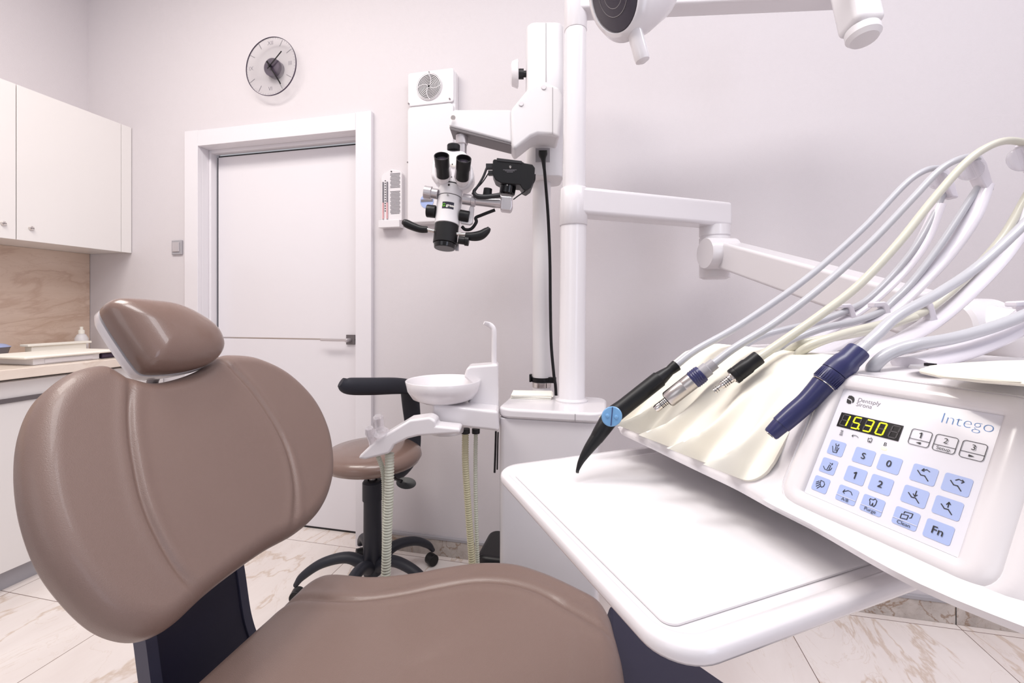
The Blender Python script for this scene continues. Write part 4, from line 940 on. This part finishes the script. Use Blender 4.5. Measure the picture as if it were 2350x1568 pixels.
# slot & small fittings on the console top
m = MB(); a_ = onT(2135, 846, 1.137); m.lathe([(.014, 0), (.013, .002)], a_, Z_, 28); gm = m.obj('hose_grommet', 'grey', el)
m = MB(); m.box(a_+Z_*.003, (.007, .004, .003), (LL, NN, Z_)); m.obj('slot_mark', 'ink', gm)
m = MB(); mp_ = [(2108, 858), (2130, 850), (2200, 843), (2290, 838), (2420, 835), (2420, 900), (2350, 888), (2250, 880), (2150, 868)]
m.prism([onT(x, y, 1.141) for x, y in mp_], Z_*.004); m.obj('side_mat', 'cream', el, bevel=.002)
# whip arms: base on the console, curved channel, clip, roller block
def whip(pts, w, name='hose_arm', seg=5):
    m = MB(); m.tube([Q(*p) for p in pts], [(w*f*US, w*.45*US) for f in [1.0]+[.95]*(len(pts)-2)+[.8]], 18, 6, flat=Z_.cross(W(.6, .8, 0)).normalized()); return m.obj(name, 'arm', el)
whip([(1790, 815, .735), (1850, 785, .76), (1935, 735, .80), (2010, 680, .83), (2075, 615, .86), (2120, 550, .875), (2155, 470, .885)], .014)
whip([(1850, 822, .66), (1930, 785, .69), (2020, 730, .73), (2100, 660, .765), (2175, 580, .79), (2230, 500, .80), (2262, 425, .81)], .015)
whip([(1960, 822, .60), (2060, 785, .64), (2150, 730, .68), (2240, 650, .71), (2310, 570, .74), (2360, 480, .75), (2400, 380, .76)], .016)
whip([(2090, 838, .50), (2150, 822, .52), (2220, 800, .54), (2300, 765, .56), (2380, 715, .58), (2450, 640, .60)], .020)
def block(px, py, d, s=1.0):
    c = Q(px, py, d); fwd_ = W(0, 1, 0)
    m = MB(); o_ = [(-14, -38), (6, -40), (18, -20), (30, 20), (34, 38), (16, 36), (2, 10)]
    m.prism([Q(px+x*s, py+y*s, d) for x, y in o_], fwd_*.018); m.obj('arm_head', 'arm', el, bevel=.003)
    m = MB(); m.lathe([(.013*s, 0), (.0145*s, .002), (.0145*s, .008), (.013*s, .010)], Q(px-16*s, py-8*s, d), W(.35, 1, 0), 28); m.obj('roller', 'clear', el)
block(2172, 420, .875, .9); block(2248, 395, .80, 1.1); block(2375, 370, .745, 1.2)
def clip(px, py, d, s=1.0):
    m = MB(); m.prism([Q(px+x*s, py+y*s, d) for x, y in ((-20, -12), (8, -14), (16, -4), (26, 30), (30, 40), (4, 44), (10, 26), (2, -2), (-20, 0))], W(0, 1, 0)*.012); m.obj('hose_clip', 'arm', el, bevel=.002)
clip(1948, 708, .79, .8); clip(2026, 706, .725, 1.0); clip(2128, 702, .665, 1.0); clip(2355, 705, .56, 1.1)
# ---- handpieces with their hoses ----
def hose(pts, r, parent, mt='hose', end=None):
    m = MB(); m.tube([Q(*p) for p in pts], r*US, 16, 7); return m.obj('hose', mt, parent)
def lz(a, b, prof, name, mt, parent, bevel=0, seg=36, sharp=35):
    """prof: list of (radius, fraction)"""
    L_ = (b-a).length; m = MB(); m.lathe([(r*US, L_*f) for r, f in prof], a, b-a, seg); return m.obj(name, mt, parent, bevel=bevel, sharp=sharp)
# 1 black syringe
s1_ = thing('air_water_syringe', Q(1480, 900, .70), 'black air water syringe with blue button and curved nozzle, leftmost on the cream rest', 'dental instrument')
A, B = Q(1552, 839, .715), Q(1404, 956, .70)
lz(A, A.lerp(B, .30), [(.0095, 0), (.0085, .25), (.0080, .35), (.0110, .75), (.0125, 1)], 'hose_socket', 'black', s1_)
C0 = A.lerp(B, .27)
m = MB(); m.tube([C0, A.lerp(B, .55), A.lerp(B, .8), B, Q(1383, 985, .693), Q(1368, 1008, .69)], [r*US for r in (.0132, .0132, .0132, .0140, .0125, .0105)], 28, 6); m.obj('grip', 'black', s1_)
m = MB(); m.tube([Q(1369, 1006, .69), Q(1350, 1032, .685), Q(1334, 1058, .68), Q(1326, 1078, .675), Q(1325, 1085, .672)], [r*US for r in (.0105, .0080, .0050, .0028, .0024)], 20, 6); m.obj('nozzle', 'black', s1_)
bn_ = (Vector((0, 0, EYE))-B); bn_.normalize(); bo_ = B + bn_*(.0150*US); ax1 = (A-B).normalized(); ax1 = (ax1-bn_*ax1.dot(bn_)).normalized(); ay1 = bn_.cross(ax1)
def disc(c, a, b, h, nm, mt, par):
    m = MB(); m.rings([[c+ax1*(a*f*math.cos(2*math.pi*k/32))+ay1*(b*f*math.sin(2*math.pi*k/32))+bn_*hh for k in range(32)] for f, hh in ((1, -h*2), (1, h*.6), (.9, h), (.3, h*1.15))]); return m.obj(nm, mt, par)
bt_ = disc(bo_, .0165*US, .0150*US, .003, 'button', 'btn', s1_)
m = MB(); m.box(bo_+bn_*.0037, (.0290*US, .0012*US, .001), (ay1*.7+ax1*.7, ay1*.7-ax1*.7, bn_)); m.obj('button_groove', 'blue', bt_)
for sg in (-1, 1): 
    c_ = bo_+(ay1*.7-ax1*.7)*(.0068*sg*US)+bn_*.003; m = MB(); m.lathe([(.0034*US, 0), (.003*US, .0012), (.001*US, .002)], c_, bn_, 20); m.obj('button_dimple', 'btn', bt_)
hose([(1550, 840, .715), (1600, 802, .722), (1700, 745, .74), (1850, 640, .775), (1980, 525, .81), (2075, 425, .84), (2118, 394, .855), (2150, 386, .87), (2168, 395, .885), (2172, 420, .89), (2150, 478, .885), (2105, 560, .87), (2050, 630, .85), (1990, 688, .82), (1945, 712, .80), (1880, 738, .78), (1800, 757, .76), (1740, 775, .745), (1690, 806, .735), (1672, 836, .733)], .0058, s1_)
# 2 silver motor
s2_ = thing('electric_motor', Q(1570, 890, .68), 'silver motor handpiece with navy ring, second instrument from the left', 'dental instrument')
A, B = Q(1640, 834, .665), Q(1504, 940, .685); L_ = (B-A).length
lz(A, B, [(.0088, 0), (.0088, .10), (.0108, .11), (.0108, .205)], 'hose_socket', 'grey', s2_)
lz(A, B, [(.0125, .206), (.0133, .22), (.0133, .36), (.0129, .37)], 'ring_grip', 'blue', s2_)
m = MB(); D_ = (B-A).normalized()
for k_ in range(4): m.lathe([(.0136*US, L_*(.24+.03*k_)), (.0141*US, L_*(.25+.03*k_)), (.0136*US, L_*(.26+.03*k_))], A, D_, 36)
m.obj('grip_ribs', 'blue', s2_)
lz(A, B, [(.0129, .371), (.0129, .50), (.0127, .505), (.0129, .51), (.0129, .77), (.0119, .785), (.0119, .79)], 'motor_body', 'steel', s2_)
lz(A, B, [(.0099, .789), (.0099, .80), (.0060, .805)], 'motor_face', 'ink', s2_)
lz(A, B, [(.0055, .79), (.0055, .85), (.0053, .852), (.0053, .86), (.0056, .862), (.0056, .89), (.0053, .892), (.0059, .91), (.0061, .97), (.0052, 1.0)], 'coupling', 'chrome', s2_)
m = MB()
for f in (.82, .845, .87, .89): m.lathe([(.0052*US, L_*f), (.0061*US, L_*(f+.004)), (.0061*US, L_*(f+.008)), (.0052*US, L_*(f+.012))], A, D_, 30)
m.obj('seal_rings', 'ink', s2_); lz(A, B, [(.0037, 1.0005), (.0037, 1.002)], 'coupling_bore', 'ink', s2_)
hose([(1638, 835, .665), (1690, 796, .668), (1780, 740, .68), (1890, 655, .70), (2000, 555, .725), (2095, 455, .75), (2155, 392, .77), (2200, 366, .785), (2232, 361, .80), (2252, 378, .81), (2252, 415, .815), (2225, 460, .81), (2160, 560, .79), (2095, 645, .765), (2050, 690, .745), (2020, 716, .73), (1960, 738, .71), (1880, 756, .69), (1800, 790, .67), (1770, 812, .655), (1755, 842, .652)], .0058, s2_)
# 3 turbine connector
s3_ = thing('turbine_coupling', Q(1690, 860, .63), 'black turbine hose connector with ringed metal tip, third instrument from the left', 'dental instrument')
A, B = Q(1742, 820, .622), Q(1638, 899, .632); L_ = (B-A).length; D_ = (B-A).normalized()
lz(A, B, [(.0099, 0), (.0102, .02), (.0102, .22), (.0113, .26), (.0113, .46), (.0109, .48), (.0117, .485), (.0117, .56), (.0109, .575)], 'connector_body', 'black', s3_)
lz(A, B, [(.0081, .576), (.0081, .60), (.0062, .61), (.0061, .66), (.0053, .665), (.0053, .82), (.0046, .84), (.0025, .845), (.0025, .90), (.0034, .905), (.0034, .925), (.0022, .93), (.0022, .95), (.0037, .955), (.0037, .995), (.0028, 1)], 'metal_tip', 'chrome', s3_)
m = MB()
for f in (.66, .70, .74, .78): m.lathe([(.0050*US, L_*f), (.0058*US, L_*(f+.004)), (.0058*US, L_*(f+.010)), (.0050*US, L_*(f+.014))], A, D_, 30)
for f in (.91, .955): m.lathe([(.0025*US, L_*f), (.0042*US, L_*(f+.004)), (.0042*US, L_*(f+.010)), (.0025*US, L_*(f+.014))], A, D_, 30)
m.obj('seal_rings', 'ink', s3_)
hose([(1740, 822, .622), (1790, 788, .628), (1880, 725, .64), (1970, 655, .655), (2060, 560, .675), (2140, 460, .70), (2215, 375, .72), (2270, 336, .735), (2320, 323, .745), (2370, 340, .755), (2385, 390, .76), (2350, 460, .76), (2300, 545, .74), (2230, 625, .715), (2165, 685, .69), (2115, 718, .67), (2050, 738, .65), (1960, 760, .63), (1880, 785, .61), (1838, 808, .62), (1825, 830, .63)], .0062, s3_, 'hosec')
# 4 blue handpiece
s4_ = thing('scaler_handpiece', Q(1870, 900, .55), 'long navy blue scaler handpiece next to the control panel', 'dental instrument')
A, B = Q(1972, 803, .50), Q(1768, 998, .515)
U_ = (Z_-(B-A).normalized()*Z_.dot((B-A).normalized())).normalized()
lz(A, B, [(.0112, 0), (.0120, .012), (.0124, .12), (.0136, .135), (.0146, .20), (.0148, .27)], 'rear_sleeve', 'blue', s4_)
lz(A, B, [(.0143, .274), (.0145, .278), (.0134, .385), (.0128, .39)], 'ring_grip', 'blue', s4_)
m = MB(); D_ = (B-A).normalized(); L_ = (B-A).length; u_ = D_.orthogonal().normalized(); w_ = D_.cross(u_)
for k_ in range(36):
    a_ = 2*math.pi*k_/36; rr_ = u_*math.cos(a_)+w_*math.sin(a_); m.box(A+D_*(L_*.33)+rr_*(.0140*US), (.0007, .0008, L_*.09), (rr_, D_.cross(rr_), D_))
m.obj('grip_ribs', 'blue', s4_)
lz(A, B, [(.0128, .3905), (.0126, .397)], 'steel_ring', 'chrome', s4_)
m = MB(); m.tube([A.lerp(B, .398), A.lerp(B, .48)+U_*-.0006, A.lerp(B, .60)+U_*-.0012, A.lerp(B, .74)+U_*-.0006, A.lerp(B, .88)], [r*US for r in (.0124, .0116, .0110, .0110, .0104)], 30, 6); m.obj('grip', 'blue', s4_)
lz(A, B, [(.0097, .861), (.0083, .985), (.0073, 1)], 'front_cone', 'blue', s4_)
lz(A, B, [(.0062, 1.0005), (.0062, 1.004), (.0042, 1.0045)], 'tip_ring', 'chrome', s4_); lz(A, B, [(.0041, 1.0005), (.0039, 1.006)], 'tip_bore', 'ink', s4_); lz(A, B, [(.0021, 1.0065), (.0020, 1.008)], 'tip_pin', 'chrome', s4_)
hose([(1968, 808, .50), (2010, 770, .515), (2060, 725, .535), (2150, 675, .565), (2240, 615, .605), (2330, 535, .63), (2410, 450, .66)], .0064, s4_)
# 5 spare hose at the right
h5 = MB(); h5.tube([Q(*p) for p in ((2000, 856, .51), (2008, 838, .502), (2040, 812, .50), (2100, 792, .50), (2180, 778, .515), (2260, 757, .53), (2340, 728, .545), (2420, 690, .56))], .0070*US, 16, 7)
tag(h5.obj('instrument_hose', 'hose'), 'thick grey hose rising from the console behind the blue handpiece to the right edge', 'hose')
h6 = MB(); h6.tube([Q(*p) for p in ((1795, 826, .665), (1810, 805, .655), (1850, 786, .63), (1930, 772, .625), (2010, 756, .64), (2100, 728, .66))], .0058*US, 16, 7); h6.obj('hose', 'hosec', s4_)
# ================= TRAY =================
ty = thing('instrument_tray', T(-.45, .35, .93), 'large empty white instrument tray below the dentist console', 'tray')
def tr_ring(l0, l1, n0, n1, r, z): return [T((l0+l1)/2+q[0], (n0+n1)/2+q[1], z) for q in rrect(l1-l0, n1-n0, r, 10)]
L0, L1, N0, N1 = -.70, -.262, .230, .60
m = MB(); m.rings([tr_ring(L0+.012, L1-.012, N0+.012, N1-.012, .035, .917), tr_ring(L0+.003, L1-.003, N0+.003, N1-.003, .042, .919), tr_ring(L0, L1, N0, N1, .044, .924), tr_ring(L0+.001, L1-.001, N0+.001, N1-.001, .044, .932), tr_ring(L0+.004, L1-.004, N0+.004, N1-.004, .042, .935), tr_ring(L0+.017, L1-.017, N0+.012, N1-.012, .034, .935), tr_ring(L0+.022, L1-.022, N0+.016, N1-.016, .030, .930), tr_ring(L0+.026, L1-.026, N0+.020, N1-.020, .026, .929)])
m.obj('tray_frame', 'white', ty, sharp=60)
m = MB(); m.rings([tr_ring(L0+.034, L1-.036, N0+.024, N1-.024, .012, .9295), tr_ring(L0+.034, L1-.036, N0+.024, N1-.024, .012, .9315), tr_ring(L0+.0355, L1-.0375, N0+.0255, N1-.0255, .011, .9325)]); m.obj('tray_insert', 'whitem', ty, sharp=40)
m = MB(); m.prism([T(l, n, .938) for l, n in ((-.52, .57), (-.36, .57), (-.36, .60), (-.52, .60))], Z_*.018); m.obj('tray_bracket', 'whitem', ty, bevel=.003)

# ================= LIGHT, CAMERA =================
def area(name, loc, rot, sx, sy, power, colr):
    l = bpy.data.lights.new(name, 'AREA'); l.shape = 'RECTANGLE'; l.size = sx; l.size_y = sy; l.energy = power; l.color = colr
    o = bpy.data.objects.new(name, l); o.location = loc; o.rotation_euler = rot; col.objects.link(o); return o
area('ceiling_lamp_left', (-1.7, .6, HC-.03), (0, 0, 0), 1.2, .6, 34, (1, .94, .88))
area('ceiling_lamp_middle', (-.1, .3, HC-.03), (0, 0, 0), 1.4, .7, 32, (1, .98, .97))
area('fill_light_right', (1.5, .7, HC-.03), (0, 0, 0), 1.2, .6, 17, (.94, .95, 1))  # added fill under the ceiling, brightens the upper right of the back wall
area('window_light', (XR-.05, -1.2, 1.8), (R(90), 0, R(70)), 1.8, 1.8, 24, (.76, .83, 1))
area('window_light_rear', (-1.4, YB+.1, 1.9), (R(90), 0, R(-10)), 1.6, 1.6, 8, (.95, .95, 1))
w = bpy.data.worlds.new('world'); bpy.context.scene.world = w; w.use_nodes = True
w.node_tree.nodes['Background'].inputs[0].default_value = (.93, .93, 1, 1); w.node_tree.nodes['Background'].inputs[1].default_value = .40
cd = bpy.data.cameras.new('camera'); cd.sensor_width = 36; cd.lens = 1000/2350*36; cd.shift_y = -74/2350; cd.clip_start = .02
co_ = bpy.data.objects.new('camera', cd); co_.location = (0, 0, EYE); co_.rotation_euler = (R(90), 0, TH); col.objects.link(co_)
sce = bpy.context.scene; sce.camera = co_
sce.view_settings.view_transform = 'Standard'; sce.view_settings.look = 'None'; sce.view_settings.exposure = 0.17; sce.view_settings.gamma = 1
for o in bpy.data.objects:
    if '_o' in o: del o['_o']
